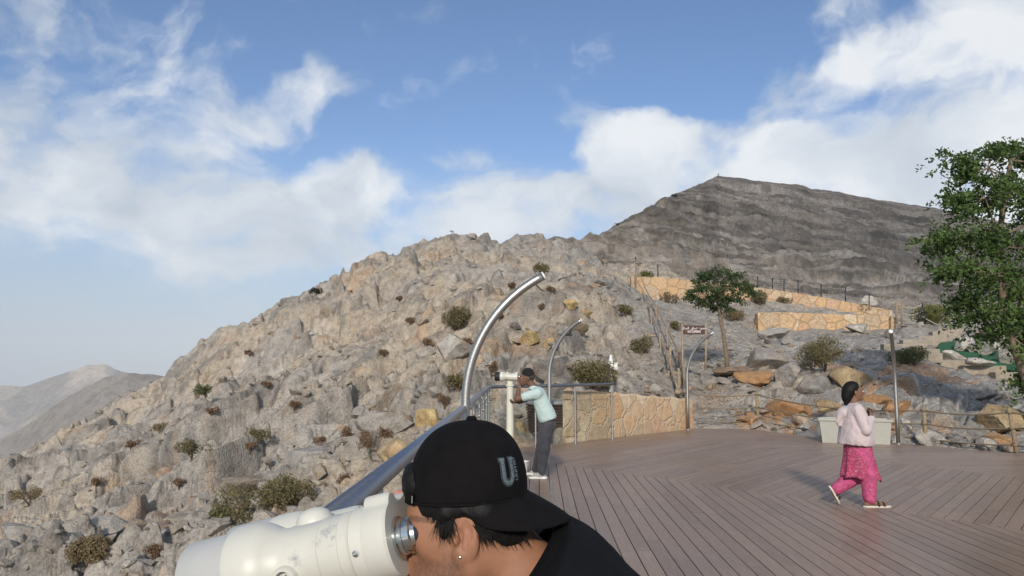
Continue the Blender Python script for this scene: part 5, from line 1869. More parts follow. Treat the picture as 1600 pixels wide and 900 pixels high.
def telescope(face, fwd, hood_mat, pole_xy, label, z_ground=0.0, scale=1.0):
    """Twin-barrel viewer; face: centre of the near eyepiece plate; fwd: where it points."""
    fwd = Vector(fwd).normalized()
    ax = -fwd
    ay = Vector((0, 0, 1)).cross(ax).normalized()
    az = ax.cross(ay)
    R = Matrix((ax, ay, az)).transposed().to_4x4()
    t = empty('viewing_telescope', face, 0, label, 'telescope', None)
    rot = R @ Matrix.Scale(scale, 4)
    # lathe along local -X
    AX = Matrix.Rotation(-PI / 2, 4, 'Y')            # local Z of the lathe points to -X

    def at(y, z=0.0): return rot @ Matrix.Translation((0, y, z)) @ AX
    S = 0.13
    b = MB()
    prof = [(0.040, 0.0595), (0.060, 0.0600), (0.062, 0.057), (0.064, 0.0555), (0.066, 0.0575), (0.080, 0.0575), (0.082, 0.0548), (0.115, 0.0552), (0.117, 0.0535),
            (0.175, 0.0535), (0.192, 0.056), (0.206, 0.065), (0.218, 0.0715), (0.232, 0.0745), (0.262, 0.075), (0.268, 0.073), (0.270, 0.069)]
    b.lathe(prof, at(0), 56)
    b.lathe([(0.10, 0.05)] + [(h_, 0.0535 + (r_ - 0.0535) * 0.72) for h_, r_ in prof[8:-1]] + [(0.270, 0.066)], at(S), 48)
    # body between the barrels
    bb = bmesh.new()
    bmesh.ops.create_cube(bb, size=1.0)
    for v in bb.verts:
        v.co = Vector((-0.128 + v.co.x * 0.17, S / 2 + v.co.y * (S - 0.01), 0.0 + v.co.z * 0.102))
        if v.co.x > -0.1: v.co.y = (v.co.y - 0.02) * 0.62 + 0.01
        if v.co.z > 0: v.co.y = (v.co.y - S / 2) * 0.86 + S / 2
    bmesh.ops.bevel(bb, geom=list(bb.edges), offset=0.018, segments=4, profile=0.5, affect='EDGES')
    bb.transform(rot)
    for f in bb.faces: f.smooth = True
    b._join(bb)
    o = b.build('body', M_TEL, t, 40)
    o.data.transform(rot.inverted()); o.matrix_basis = rot          # keep object axes along the viewer for its wear pattern
    # front plate, two lobes and a boss on top
    b = MB()
    out = []
    for k in range(72):
        a = 2 * PI * k / 72
        d = np.array([math.cos(a), math.sin(a)])
        best = 0
        for cy, cz, r in ((0, 0, 0.0605), (0.07, 0, 0.0605), (0.004, 0.052, 0.021), (0.035, 0.0, 0.056)):
            c = np.array([cy - 0.035, cz])
            pd = d @ c; q = pd * pd - c @ c + r * r
            if q > 0: best = max(best, pd + math.sqrt(q))
        out.append((0.035 + d[0] * best, d[1] * best))
    prev = None
    for x, s_ in ((-0.041, 0.985), (-0.036, 1.0), (-0.004, 1.0), (0.0, 0.965)):
        ring = [b.bm.verts.new(rot @ Vector((x, 0.035 + (p[0] - 0.035) * s_, p[1] * s_))) for p in out]
        if prev:
            for k in range(72): b.bm.faces.new((prev[k], prev[(k + 1) % 72], ring[(k + 1) % 72], ring[k])).smooth = True
        else: b.bm.faces.new(list(reversed(ring)))
        prev = ring
    b.bm.faces.new(prev)
    pl_ = b.build('face_plate', M_TEL, t, 35)
    for a in (0.6, 2.2, 3.7, 5.2):
        m_ = rot @ Matrix.Translation((-0.0505, -0.0605 * math.cos(a - 0.6), 0.0605 * math.sin(a - 0.6))) @ Matrix.Rotation(a - 0.6, 4, 'X') @ Matrix.Rotation(PI / 2, 4, 'X')
        b = MB(); b.lathe([(-0.001, 0.005), (0.0015, 0.005), (0.002, 0.003)], m_, 12)
        b.build('screw', M_CHROME, pl_, 30)
    for y in (0.0, 0.07):
        b = MB()
        b.lathe([(0.002, 0.033), (-0.004, 0.033), (-0.006, 0.0285), (-0.012, 0.0285), (-0.013, 0.0265), (-0.018, 0.0265), (-0.0185, 0.0285), (-0.024, 0.0285), (-0.026, 0.024), (-0.032, 0.022)], at(y), 40, cap0=False)
        e = b.build('eyepiece', M_CHROME, t, 35)
        b = MB(); b.lathe([(-0.031, 0.0215), (-0.036, 0.0225), (-0.041, 0.0225), (-0.043, 0.020), (-0.041, 0.016), (-0.034, 0.014)], at(y), 32)
        b.build('eyecup', M_RUBBER, e, 40)
    for y in (0.0, S):
        b = MB(); b.lathe([(0.268, 0.0675), (0.348, 0.0685), (0.350, 0.067), (0.350, 0.063), (0.285, 0.062)], at(y), 48, cap0=False)
        h_ = b.build('lens_hood', hood_mat, t, 40)
        b = MB(); b.lathe([(0.290, 0.062), (0.298, 0.03)], at(y), 32, cap0=False); b.build('objective_lens', M_LENS, h_)
    # dome on top and coin port on the side
    b = MB(); b.lathe([(0.0, 0.032), (0.016, 0.031), (0.027, 0.026), (0.034, 0.016), (0.036, 0.003)], rot @ Matrix.Translation((-0.165, S / 2 + 0.002, 0.036)), 40)
    b.build('dome', M_TEL, t, 60)
    mm_ = rot @ Matrix.Translation((-0.172, -0.048, -0.014)) @ Matrix.Rotation(PI / 2, 4, 'X')
    b = MB(); b.lathe([(-0.01, 0.021), (0.014, 0.020), (0.017, 0.0185), (0.017, 0.0135), (-0.004, 0.0125)], mm_, 36)
    pt = b.build('port', M_TEL, t, 40)
    b = MB(); b.lathe([(-0.003, 0.0122), (0.001, 0.0122)], mm_, 24); b.box(tuple((mm_ @ Vector((0, 0, 0.003)))), (0.004, 0.003, 0.014)); b.build('port_core', M_DARKMETAL, pt)
    # yoke and pillar
    c = Vector(face)
    top = rot @ Vector((-0.14, S / 2, -0.05))
    pz = z_ground - c.z
    px_, py_ = pole_xy[0] - c.x, pole_xy[1] - c.y
    b = MB()
    b.lathe([(pz, 0.15), (pz + 0.015, 0.15), (pz + 0.02, 0.075), (pz + 0.10, 0.062), (top.z - 0.10, 0.052), (top.z - 0.095, 0.066), (top.z - 0.065, 0.066), (top.z - 0.06, 0.05), (top.z - 0.03, 0.05)], Matrix.Translation((px_, py_, 0)), 32)
    b.build('pillar', M_CREAM, t, 40)
    b = MB(); b.box((px_, py_, top.z - 0.005), (0.085, 0.075, 0.06), bevel=0.012); b.build('yoke', M_CREAM, t)
    return t


EYE_Y = 1.158
near_face = P(624, 840, EYE_Y)
telescope(near_face, (-0.955, 0.165, -0.250), M_HOOD, (near_face.x - 0.13, near_face.y + 0.09), 'cream twin telescope in the foreground with scuffed paint and a chrome eyepiece', 0.0, 0.93)
FAR_Y = 11.8
far_face = P(809, 589, FAR_Y)
telescope(far_face, (-0.985, 0.10, 0.02), M_RUBBER, (P(797, 600, FAR_Y).x, FAR_Y + 0.06), 'far telescope on a tall cream pillar, used by the man in pale green')

# ------------------------------------------------------------------ people
def skin_material(name, pores=True):
    m, nt, b = new_mat(name)
    at = nt.nodes.new('ShaderNodeAttribute'); at.attribute_name = 'Col'
    tc = nt.nodes.new('ShaderNodeTexCoord')
    n = noise_node(nt, 45, 5, 0.6, tc.outputs['Object'])
    r = ramp(nt, n.outputs['Fac'], [(0.3, (0.92, 0.90, 0.89)), (0.7, (1.07, 1.07, 1.07))])
    c = mixc(nt, 1.0, at.outputs['Color'], r.outputs[0], 'MULTIPLY')
    nt.links.new(c, b.inputs['Base Color'])
    b.inputs['Roughness'].default_value = 0.60
    b.inputs['Specular IOR Level'].default_value = 0.35
    b.inputs['Subsurface Weight'].default_value = 0.12
    b.inputs['Subsurface Radius'].default_value = (0.012, 0.005, 0.003)
    b.inputs['Subsurface Scale'].default_value = 0.6
    n2 = noise_node(nt, 420, 3, 0.6, tc.outputs['Object'])
    bump(nt, b, n2.outputs['Fac'], 0.25, 0.0012)
    return m


def fabric(name, col, rough=0.85, var=0.15, ns=10, weave=900, sheen=0.1, spec=0.2):
    m, nt, b = new_mat(name)
    tc = nt.nodes.new('ShaderNodeTexCoord')
    n = noise_node(nt, ns, 5, 0.6, tc.outputs['Object'])
    lo = tuple(c * (1 - var) for c in col); hi = tuple(c * (1 + var) for c in col)
    r = ramp(nt, n.outputs['Fac'], [(0.3, lo), (0.7, hi)])
    nt.links.new(r.outputs[0], b.inputs['Base Color'])
    b.inputs['Roughness'].default_value = rough
    b.inputs['Specular IOR Level'].default_value = spec
    b.inputs['Sheen Weight'].default_value = sheen
    w = noise_node(nt, weave, 2, 0.5, tc.outputs['Object'])
    bump(nt, b, w.outputs['Fac'], 0.25, 0.0008)
    return m


M_SKIN = skin_material('skin')
M_HAIR = simple_mat('black hair', (0.0055, 0.0048, 0.0046), 0.6, 0, 0.4, 120, 0.2, 0.25)
M_CAP = fabric('black cap twill', (0.0058, 0.0050, 0.0055), 0.85, 0.3, 30, 1400, 0.0, 0.14)
M_TEE = fabric('washed black jersey', (0.0075, 0.008, 0.0095), 0.95, 0.2, 14, 1200, 0.0, 0.12)
M_TEE2 = fabric('black rib knit', (0.005, 0.005, 0.006), 0.95, 0.15, 14, 1200, 0.0, 0.1)


def hand_prims(w, d, n, s=1.0, curl=0.5, spread=0.16, side=1, k=0.004):
    """Wrist w, pointing d, palm facing n: palm, four unequal bent fingers and a thumb from the palm's side."""
    w = np.array(w, float); d = np.array(d, float); d /= np.linalg.norm(d)
    n = np.array(n, float); n -= d * (n @ d); n /= np.linalg.norm(n)
    c = np.cross(d, n) * side
    out = []
    pl = 0.088 * s
    for u, r in ((-0.028, 0.0125), (-0.009, 0.0135), (0.010, 0.0135), (0.028, 0.0125)):
        out.append(('+', 'c', (w + c * u * 0.55 * s, w + d * pl + c * u * s, 0.015 * s, r * s), 0.012 * s))
    for i, (u, L) in enumerate(((-0.030, 0.070), (-0.010, 0.082), (0.011, 0.077), (0.031, 0.060))):
        p = w + d * pl + c * u * s
        dirv = d + c * spread * (u / 0.03) * 0.6
        ang = 0.0
        for j, f in enumerate((0.46, 0.31, 0.23)):
            ang += curl * (0.55 + 0.35 * j)
            v = dirv * math.cos(ang) + n * math.sin(ang)
            v /= np.linalg.norm(v)
            q = p + v * L * f * s
            out.append(('+', 'c', (p, q, (0.0088 - 0.0008 * j) * s, (0.0080 - 0.0009 * j) * s), k))
            p = q
    p = w + d * 0.022 * s - c * 0.026 * s
    v = d * 0.62 - c * 0.62 + n * 0.42; v /= np.linalg.norm(v)
    q = p + v * 0.040 * s
    out.append(('+', 'c', (p, q, 0.0125 * s, 0.0105 * s), 0.008 * s))
    v2 = d * 0.86 - c * 0.18 + n * (0.35 + 0.3 * curl); v2 /= np.linalg.norm(v2)
    q2 = q + v2 * 0.030 * s
    out.append(('+', 'c', (q, q2, 0.0100 * s, 0.0090 * s), 0.003))
    v3 = v2 + n * 0.3; v3 /= np.linalg.norm(v3)
    out.append(('+', 'c', (q2, q2 + v3 * 0.022 * s, 0.0090 * s, 0.0075 * s), 0.003))
    return out


def to_pix(V):
    dx = V[:, 0]; dy = V[:, 1]; dz = V[:, 2] - EYE
    fw = dy * CP + dz * SP; up = -dy * SP + dz * CP
    return 800 + F_PX * dx / fw, 450 - F_PX * up / fw


# ---- the man at the near telescope
YH = 1.19
KM = YH / F_PX


def H(px, py, dy=0.0):
    """Point of the near man: dy off the plane through the middle of his head; his far side mirrors his near side."""
    p = P(px, py, YH - abs(dy))
    return np.array([p.x, YH + dy, p.z])


def HF(px, py, dy):
    p = P(px, py, YH + dy)
    return np.array([p.x, p.y, p.z])


def near_man():
    t = empty('person', (0.40, YH, 0), 0, 'man in a black t-shirt and backward black cap bending to the near telescope', 'person')
    inv = Vector((-0.40, -YH, 0))

    def settle(o):
        o.data.transform(Matrix.Translation(inv)); return o
    k = 0.014
    pr = [
        ('+', 'e', (H(729, 780), (0.086, 0.072, 0.085)), k),
        ('+', 'e', (H(706, 848), (0.058, 0.060, 0.082)), 0.03),
        ('+', 'e', (H(663, 812), (0.022, 0.052, 0.030)), 0.02),            # forehead and brow
        ('+', 'c', (H(654, 826), H(641, 860), 0.010, 0.0125), 0.014),      # nose
        ('+', 'e', (H(648, 866), (0.014, 0.0165, 0.009)), 0.006),
        ('+', 'e', (H(640, 864), (0.0095, 0.010, 0.009)), 0.006),
        ('+', 'e', (H(664, 888), (0.026, 0.032, 0.034)), 0.02),            # muzzle
        ('+', 'e', (H(645, 884), (0.008, 0.020, 0.0055)), 0.005),          # lips
        ('+', 'e', (H(647, 896), (0.009, 0.018, 0.0062)), 0.005),
        ('+', 'e', (H(664, 922), (0.022, 0.024, 0.020)), 0.02),            # chin
    ]
    for s in (-1, 1):
        pr += [
            ('+', 'c', (H(733, 880, 0.050 * s), H(676, 915, 0.022 * s), 0.026, 0.022), 0.03),   # jaw
            ('+', 'e', (H(678, 846, 0.044 * s), (0.024, 0.018, 0.022)), 0.02),                  # cheekbone
            ('-', 'e', (H(647, 832, 0.031 * s), (0.012, 0.016, 0.010)), 0.010),                 # eye socket
        ]
    for s in (-1, 1):                                                                           # ears
        e = 0.072 * s
        Rt = np.array(Matrix.Rotation(0.32 * s, 3, 'Z') @ Matrix.Rotation(-0.16, 3, 'Y'))
        g = 1.0 - (0.073 * 0) / YH
        pr += [
            ('+', 'e', (H(727, 839, e), (0.0205, 0.0085, 0.034), Rt), 0.005),
            ('+', 'e', (H(720, 868, e), (0.0105, 0.007, 0.013)), 0.006),
            ('-', 'e', (H(721, 845, e + 0.009 * s), (0.0090, 0.0095, 0.0175), Rt), 0.002),
            ('-', 'e', (H(730, 828, e + 0.0095 * s), (0.0100, 0.0055, 0.0200), Rt), 0.002),
            ('+', 'e', (H(713, 845, e + 0.004 * s), (0.0048, 0.006, 0.0075)), 0.003),           # tragus
            ('+', 'c', (H(725, 856, e + 0.004 * s), H(728, 834, e + 0.003 * s), 0.0035, 0.0032), 0.004),
        ]
    pr += [
        ('+', 'c', (H(765, 850), H(850, 935), 0.056, 0.066), 0.03),                             # neck
        ('+', 'c', (H(722, 895), H(800, 965), 0.032, 0.045), 0.03),
        ('+', 'c', (H(892, 995, -0.06), H(1010, 1120, -0.06), 0.060, 0.074), 0.04),
        ('+', 'c', (H(892, 995, 0.06), H(1010, 1120, 0.06), 0.060, 0.074), 0.04),
    ]
    hand_far = HF(764, 826, 0.135); hand_near = H(640, 985, -0.05)
    for s, sh, el, wr in ((1, H(905, 1000, 0.165), H(800, 1010, 0.25), hand_far), (-1, H(905, 1000, -0.165), H(815, 1150, -0.20), hand_near)):
        pr += [('+', 'c', (H(895, 1000, 0.09 * s), sh, 0.050, 0.050), 0.03), ('+', 'c', (sh, el, 0.050, 0.038), 0.02), ('+', 'c', (el, wr, 0.040, 0.024), 0.015)]
    df = HF(622, 752, 0.075) - hand_far
    pr += hand_prims(hand_far, df, (-0.55, -0.35, -0.75), 1.0, 0.16, 0.16, 1, 0.003)
    dn = np.array([-0.8, 0.25, 0.45])
    pr += hand_prims(hand_near, dn, (-0.2, 0.75, 0.6), 1.0, 0.5, 0.16, -1, 0.003)

    def col(V):
        px, py = to_pix(V)
        base = np.array([0.33, 0.160, 0.092])
        C = np.tile(base, (len(V), 1)) * (1 + 0.07 * n3(V, 70, 2))[:, None]
        warm = sstep(0.0, 1.0, n3(V, 28, 4))[:, None]
        C = C * (1 - 0.10 * warm) + np.array([0.42, 0.17, 0.10]) * 0.10 * warm
        beard = sstep(866, 886, py) * (1 - sstep(712, 738, px)) * sstep(640, 650, px) * (V[:, 0] < H(745, 880)[0]) * (V[:, 2] > H(0, 965)[2])
        side = sstep(845, 880, py) * (1 - sstep(8, 26, np.abs(px - 700 - (py - 860) * 0.15)))
        bm = np.clip(np.maximum(beard * 0.62, side * 0.5) * (0.75 + 0.5 * n3(V, 600, 8)), 0, 0.8)[:, None]
        C = C + (np.array([0.075, 0.05, 0.04]) - C) * bm
        lip = ((np.abs(px - 648) < 12) & (np.abs(py - 890) < 12) & (np.abs(V[:, 1] - YH) < 0.021))[:, None]
        C = np.where(lip, np.array([0.30, 0.115, 0.09]), C)
        ear = sstep(12, 2, np.hypot((px - 727) / 1.2, (py - 838) / 2.4))[:, None] * 0.25
        C = C + (np.array([0.42, 0.165, 0.105]) - C) * ear
        brow = ((np.abs(py - (811 + (px - 655) * 0.12)) < 4) & (px > 640) & (px < 680) & (V[:, 2] > H(0, 830)[2]))[:, None]
        C = np.where(brow, 0.45 * C + 0.55 * np.array([0.05, 0.033, 0.026]), C)
        tipf = ((px < 650) & (py < 790))[:, None]                                              # pink knuckles of the far hand
        C = np.where(tipf & (V[:, 1:2] > YH + 0.03), np.array([0.50, 0.22, 0.17]), C)
        return C
    lo = (H(600, 0)[0] - 0.06, YH - 0.32, 0.88); hi = (H(1080, 0)[0] + 0.1, YH + 0.40, H(0, 680)[2] + 0.02)
    settle(sdf_mesh('body', pr, lo, hi, 0.0028, M_SKIN, t, col))

    # eyes
    for s in (-1, 1):
        b = MB(); c = H(654, 832, 0.031 * s)
        bb = bmesh.new(); bmesh.ops.create_uvsphere(bb, u_segments=16, v_segments=10, radius=0.0115, matrix=Matrix.Translation(c)); b._join(bb)
        settle(b.build('eye', simple_mat('eye', (0.55, 0.5, 0.46), 0.2), t))
    # stud in the ear lobe
    b = MB(); bb = bmesh.new(); bmesh.ops.create_icosphere(bb, subdivisions=2, radius=0.0021, matrix=Matrix.Translation(H(719, 871, -0.0805))); b._join(bb)
    settle(b.build('ear_stud', simple_mat('stud crystal', (0.85, 0.86, 0.88), 0.08, 1.0), t))

    # hair below the cap and through the opening of the cap
    hp = []
    for s in (-1, 1):
        hp += [
            ('+', 'c', (H(668, 796, 0.050 * s), H(698, 800, 0.066 * s), 0.011, 0.013), 0.01),
            ('+', 'c', (H(698, 803, 0.067 * s), H(696, 832, 0.063 * s), 0.012, 0.008), 0.01),
            ('+', 'c', (H(696, 832, 0.063 * s), H(694, 848, 0.062 * s), 0.008, 0.003), 0.006),
            ('+', 'c', (H(700, 793, 0.066 * s), H(760, 796, 0.067 * s), 0.010, 0.013), 0.01),
            ('+', 'c', (H(752, 803, 0.064 * s), H(790, 822, 0.048 * s), 0.016, 0.018), 0.02),
            ('+', 'c', (H(765, 822, 0.056 * s), H(786, 845, 0.044 * s), 0.012, 0.010), 0.01),
        ]
    hp += [('+', 'e', (H(776, 800), (0.042, 0.062, 0.046)), 0.02), ('+', 'e', (H(731, 780), (0.087, 0.0765, 0.034)), 0.01), ('+', 'c', (H(800, 830, -0.03), H(800, 830, 0.03), 0.020, 0.020), 0.02), ('+', 'e', (H(655, 757), (0.026, 0.042, 0.028)), 0.01), ('+', 'e', (H(647, 740), (0.015, 0.032, 0.018)), 0.01)]
    settle(sdf_mesh('hair', hp, (H(620, 0)[0], YH - 0.10, H(0, 880)[2]), (H(850, 0)[0], YH + 0.10, H(0, 700)[2]), 0.0032, M_HAIR, t, None, lambda X: 0.0010 * n3(X, 210, 1) + 0.0008 * n3(X, 420, 5)))
    rg = random.Random(9)
    b = MB()
    for i in range(1000):
        r = rg.random()
        if r < 0.30:
            x, y = rg.uniform(662, 705), rg.uniform(792, 806); d = Vector((rg.uniform(-.1, .35), -0.2, -1)); L = rg.uniform(0.012, 0.045) if x > 684 else rg.uniform(.006, .014)
            dy = -0.052 - 0.022 * (x - 662) / 43
        else:
            x = rg.uniform(738, 812); y = rg.uniform(795, 826); d = Vector((0.55, -0.10, -1)); L = rg.uniform(0.012, 0.034)
            dy = -0.077 + 0.03 * max(0, (x - 755) / 57)
        p0 = Vector(H(x, y, dy - 0.002)); d.normalize()
        side = Vector((rg.uniform(-1, 1), rg.uniform(-.3, .3), rg.uniform(-.4, .4)))
        b.tube([p0, p0 + d * L * 0.5 + side * L * 0.10, p0 + d * L + side * L * rg.uniform(.1, .4)], [0.0008, 0.0007, 0.0002], 4, cap=False)
    settle(b.build('hair_strands', M_HAIR, t))

    # ---- cap
    CC = H(731, 774)
    RXL, RXR, RY, RZ = 0.0905, 0.0900, 0.082, 0.113

    def dome(phi, th, off=0.0):
        """phi from the bill side (+X) round the head, th from brim (0) to top (1)."""
        e = 2.35
        z = th
        r = (1 - min(max(z, 0.0), 1.0) ** e) ** (1 / e)
        rx = (RXR if math.cos(phi) > 0 else RXL)
        seam = 0.0
        for s_ in range(6):
            dphi = (phi - (s_ * PI / 3 + PI / 6) + PI) % (2 * PI) - PI
            seam += math.exp(-(dphi / 0.035) ** 2)
        f = 1 - 0.014 * seam * (r > 0.12) + 0.006 * math.cos(6 * phi)
        q = np.array([rx * r * math.cos(phi) * f, RY * r * math.sin(phi) * f, RZ * z])
        if off:
            nrm = np.array([q[0] / rx ** 2, q[1] / RY ** 2, q[2] / RZ ** 2 * 0.8]); nrm /= np.linalg.norm(nrm)
            q = q + nrm * off
        # the head leans: rim a little lower at the forehead
        q[2] += q[0] * 0.045
        return Vector(CC + q)
    b = MB()
    nph, nth = 180, 44
    G_ = [[None] * nph for _ in range(nth + 1)]
    for i in range(nth + 1):
        th = math.sin(i / nth * PI / 2) if i < nth else 0.9995
        th = min(th, 0.9995)
        for j in range(nph):
            G_[i][j] = b.bm.verts.new(dome(2 * PI * j / nph, th) if i else dome(2 * PI * j / nph, 0.0))
    for i in range(nth):
        for j in range(nph):
            ph = 2 * PI * (j + 0.5) / nph
            dp = abs((ph - PI + PI) % (2 * PI) - PI)
            th = math.sin((i + 0.5) / nth * PI / 2)
            if (dp / 0.52) ** 2 + (th / 0.44) ** 2 < 1 and th > 0.0: continue          # opening above the strap
            b.bm.faces.new((G_[i][j], G_[i][(j + 1) % nph], G_[i + 1][(j + 1) % nph], G_[i + 1][j])).smooth = True
    b.bm.faces.new([G_[nth][j] for j in range(nph)])
    crown = b.build('cap', M_CAP, t)
    settle(crown)
    md = crown.modifiers.new('thick', 'SOLIDIFY'); md.thickness = 0.0022; md.offset = -1
    # strap across the opening
    b = MB(); rows = []
    for j in range(25):
        ph = PI - 0.62 + 1.24 * j / 24
        rows.append([b.bm.verts.new(dome(ph, th, o_)) for th, o_ in ((-0.03, 0.001), (-0.03, 0.004), (0.10, 0.004), (0.10, 0.001))])
    for r0, r1 in zip(rows, rows[1:]):
        for k_ in range(4): b.bm.faces.new((r0[k_], r0[(k_ + 1) % 4], r1[(k_ + 1) % 4], r1[k_])).smooth = True
    settle(b.build('strap', M_CAP, crown))
    b = MB(); rows = []
    for ph in (PI + 0.585, PI + 0.60):
        rows.append([b.bm.verts.new(dome(ph, th, 0.0048)) for th in (0.0, 0.03, 0.06, 0.09)])
    for k_ in range(3): b.bm.faces.new((rows[0][k_], rows[0][k_ + 1], rows[1][k_ + 1], rows[1][k_]))
    settle(b.build('strap_tag', M_WHITE, crown))
    b = MB(); b.lathe([(-0.002, 0.0085), (0.003, 0.008), (0.0055, 0.0055), (0.006, 0.001)], Matrix.Translation(dome(0, 0.9995)), 20); settle(b.build('button', M_CAP, crown))
    # rim binding
    b = MB(); b.tube([dome(2 * PI * j / 96, -0.005, 0.0005) for j in range(97) if not (abs((2 * PI * j / 96) - PI) < 0.0)], 0.0022, 6, cap=False); settle(b.build('rim_binding', M_CAP, crown))
    # bill
    b = MB()
    nu, nv = 60, 14
    def bill(u, v, up):
        ph = u * math.radians(82)
        p = dome(ph, 0.015)
        L = 0.064 * max(0.0, 1 - abs(u) ** 2.4) ** 0.55
        rad = Vector((math.cos(ph), 0.55 * math.sin(ph), 0)).normalized()
        d = (Vector((1, 0, 0)) * 0.62 + rad * 0.38)
        q = p + d * L * v
        q.z -= 0.50 * L * v + 0.020 * u * u * (0.35 + 0.65 * v) + 0.004 * v * v
        q.z += up
        return q
    up_ = [[b.bm.verts.new(bill(-1 + 2 * i / nu, j / nv, 0.0016 * (1 - (j / nv) ** 8))) for j in range(nv + 1)] for i in range(nu + 1)]
    dn_ = [[b.bm.verts.new(bill(-1 + 2 * i / nu, j / nv, -0.0022)) for j in range(nv + 1)] for i in range(nu + 1)]
    for i in range(nu):
        for j in range(nv):
            b.bm.faces.new((up_[i][j], up_[i + 1][j], up_[i + 1][j + 1], up_[i][j + 1])).smooth = True
            b.bm.faces.new((dn_[i][j], dn_[i][j + 1], dn_[i + 1][j + 1], dn_[i + 1][j])).smooth = True
        b.bm.faces.new((up_[i][nv], up_[i + 1][nv], dn_[i + 1][nv], dn_[i][nv]))
        b.bm.faces.new((up_[i][0], dn_[i][0], dn_[i + 1][0], up_[i + 1][0]))
    settle(b.build('bill', M_CAP, crown))
    # embroidered letter and small lettering on the front panel
    M_E1 = fabric('slate embroidery', (0.055, 0.075, 0.085), 0.8, 0.2, 60, 1500)
    M_E2 = fabric('pale slate embroidery', (0.105, 0.135, 0.15), 0.8, 0.2, 60, 1500)

    def onc(u, v, off):                    # u across, v up, metres from the letter centre
        return dome(-0.80 + u / 0.086, 0.36 + v / RZ, off)

    def stroke(bm_, pts, w, off):
        dense = []
        for a, c in zip(pts, pts[1:]):
            for k_ in range(6): dense.append((a[0] + (c[0] - a[0]) * k_ / 6, a[1] + (c[1] - a[1]) * k_ / 6))
        dense.append(pts[-1])
        rws = []
        for i, p in enumerate(dense):
            a = dense[max(i - 1, 0)]; c = dense[min(i + 1, len(dense) - 1)]
            dx, dy = c[0] - a[0], c[1] - a[1]; l = math.hypot(dx, dy)
            nx, ny = -dy / l * w / 2, dx / l * w / 2
            rws.append([bm_.verts.new(onc(p[0] + nx, p[1] + ny, off)), bm_.verts.new(onc(p[0], p[1], off + 0.0003)), bm_.verts.new(onc(p[0] - nx, p[1] - ny, off))])
        for r0, r1 in zip(rws, rws[1:]):
            for k_ in range(2): bm_.faces.new((r0[k_], r0[k_ + 1], r1[k_ + 1], r1[k_]))
    hw, hh = 0.0085, 0.0175
    path = [(-hw, hh), (-hw, -hh * 0.45), (-hw * 0.75, -hh * 0.75), (-hw * 0.3, -hh * 0.95), (hw * 0.3, -hh * 0.95), (hw * 0.75, -hh * 0.75), (hw, -hh * 0.45), (hw, hh)]
    for w_, ser, off, mat in ((0.0100, 0.0072, 0.0012, M_E1), (0.0080, 0.0062, 0.0016, M_CAP), (0.0062, 0.0054, 0.0020, M_E2)):
        b = MB()
        stroke(b.bm, path, w_, off)
        ty = hh - 0.001
        stroke(b.bm, [(-hw - ser, ty), (-hw + ser * 0.8, ty)], w_ * 0.62, off + 0.0001)
        stroke(b.bm, [(hw - ser * 0.8, ty), (hw + ser, ty)], w_ * 0.62, off + 0.0001)
        settle(b.build('embroidered_letter', mat, crown))
    b = MB()
    dots = [(-hw, hh * 0.55), (-hw, 0), (hw, hh * 0.55), (hw, 0), (-hw * 0.8, -hh * 0.62), (hw * 0.8, -hh * 0.62), (0, -hh * 0.95)]
    for u, v in dots: stroke(b.bm, [(u - 0.0007, v), (u + 0.0007, v)], 0.0014, 0.0026)
    settle(b.build('letter_dots', M_CAP, crown))
    cu = bpy.data.curves.new('txt', 'FONT'); cu.body = 'UNITED'; cu.size = 0.0125; cu.align_x = 'CENTER'; cu.align_y = 'CENTER'; cu.offset = 0.0004
    tmp = bpy.data.objects.new('tmp_text', cu); COL.objects.link(tmp)
    me = bpy.data.meshes.new_from_object(tmp.evaluated_get(bpy.context.evaluated_depsgraph_get())); bpy.data.objects.remove(tmp)
    for v in me.vertices:
        v.co = onc(0.0185 - v.co.y * 0.8, v.co.x * 0.72 + 0.001, 0.0016)
    me.materials.clear()
    settle(link_mesh('embroidered_lettering', me, M_E2, crown))

    # ---- t-shirt
    Cn = H(826, 898)
    nvec = np.array([0.80, 0, -0.60])
    tp = []
    for dy, r, oy in ((-0.11, 0.074, 50), (0.0, 0.086, 0), (0.11, 0.074, 50)):
        tp.append(('+', 'c', (H(882, 910 + oy, dy), H(1060, 1135 + oy, dy * 1.05), r, 0.100), 0.06))
    tp.append(('+', 'c', (H(1040, 1105, -0.05), H(1165, 1250, -0.05), 0.115, 0.125), 0.06))
    tp.append(('+', 'c', (H(1040, 1105, 0.05), H(1165, 1250, 0.05), 0.115, 0.125), 0.06))
    for s, sh, el in ((1, H(905, 1000, 0.165), H(800, 1010, 0.25)), (-1, H(905, 1000, -0.165), H(815, 1150, -0.20))):
        tp.append(('+', 'c', (H(890, 975, 0.10 * s), sh, 0.070, 0.064), 0.05))
        tp.append(('+', 'c', (sh, sh + (el - sh) * 0.72, 0.068, 0.064), 0.03))
    tp.append(('+', 'c', (H(812, 872), H(880, 940), 0.066, 0.085), 0.03))
    for s in (-1, 1): tp.append(('+', 'c', (H(846, 925, 0.058 * s), H(940, 1025, 0.07 * s), 0.094, 0.100), 0.03))

    def shirt(X):
        d = eval_prims(X, tp)
        cut = -((X - Cn) @ nvec)
        d = smax(d, cut, 0.004)
        for s, sh, el in ((1, H(905, 1000, 0.165), H(800, 1010, 0.25)), (-1, H(905, 1000, -0.165), H(815, 1150, -0.20))):
            e = (el - sh) / np.linalg.norm(el - sh)
            lim = sh + (el - sh) * 0.70
            far = ((X - lim) @ e)
            arm = np.linalg.norm(np.cross(X - sh, e), axis=-1) < 0.12
            d = np.where(arm & (far > 0), np.maximum(d, far), d)
        return d
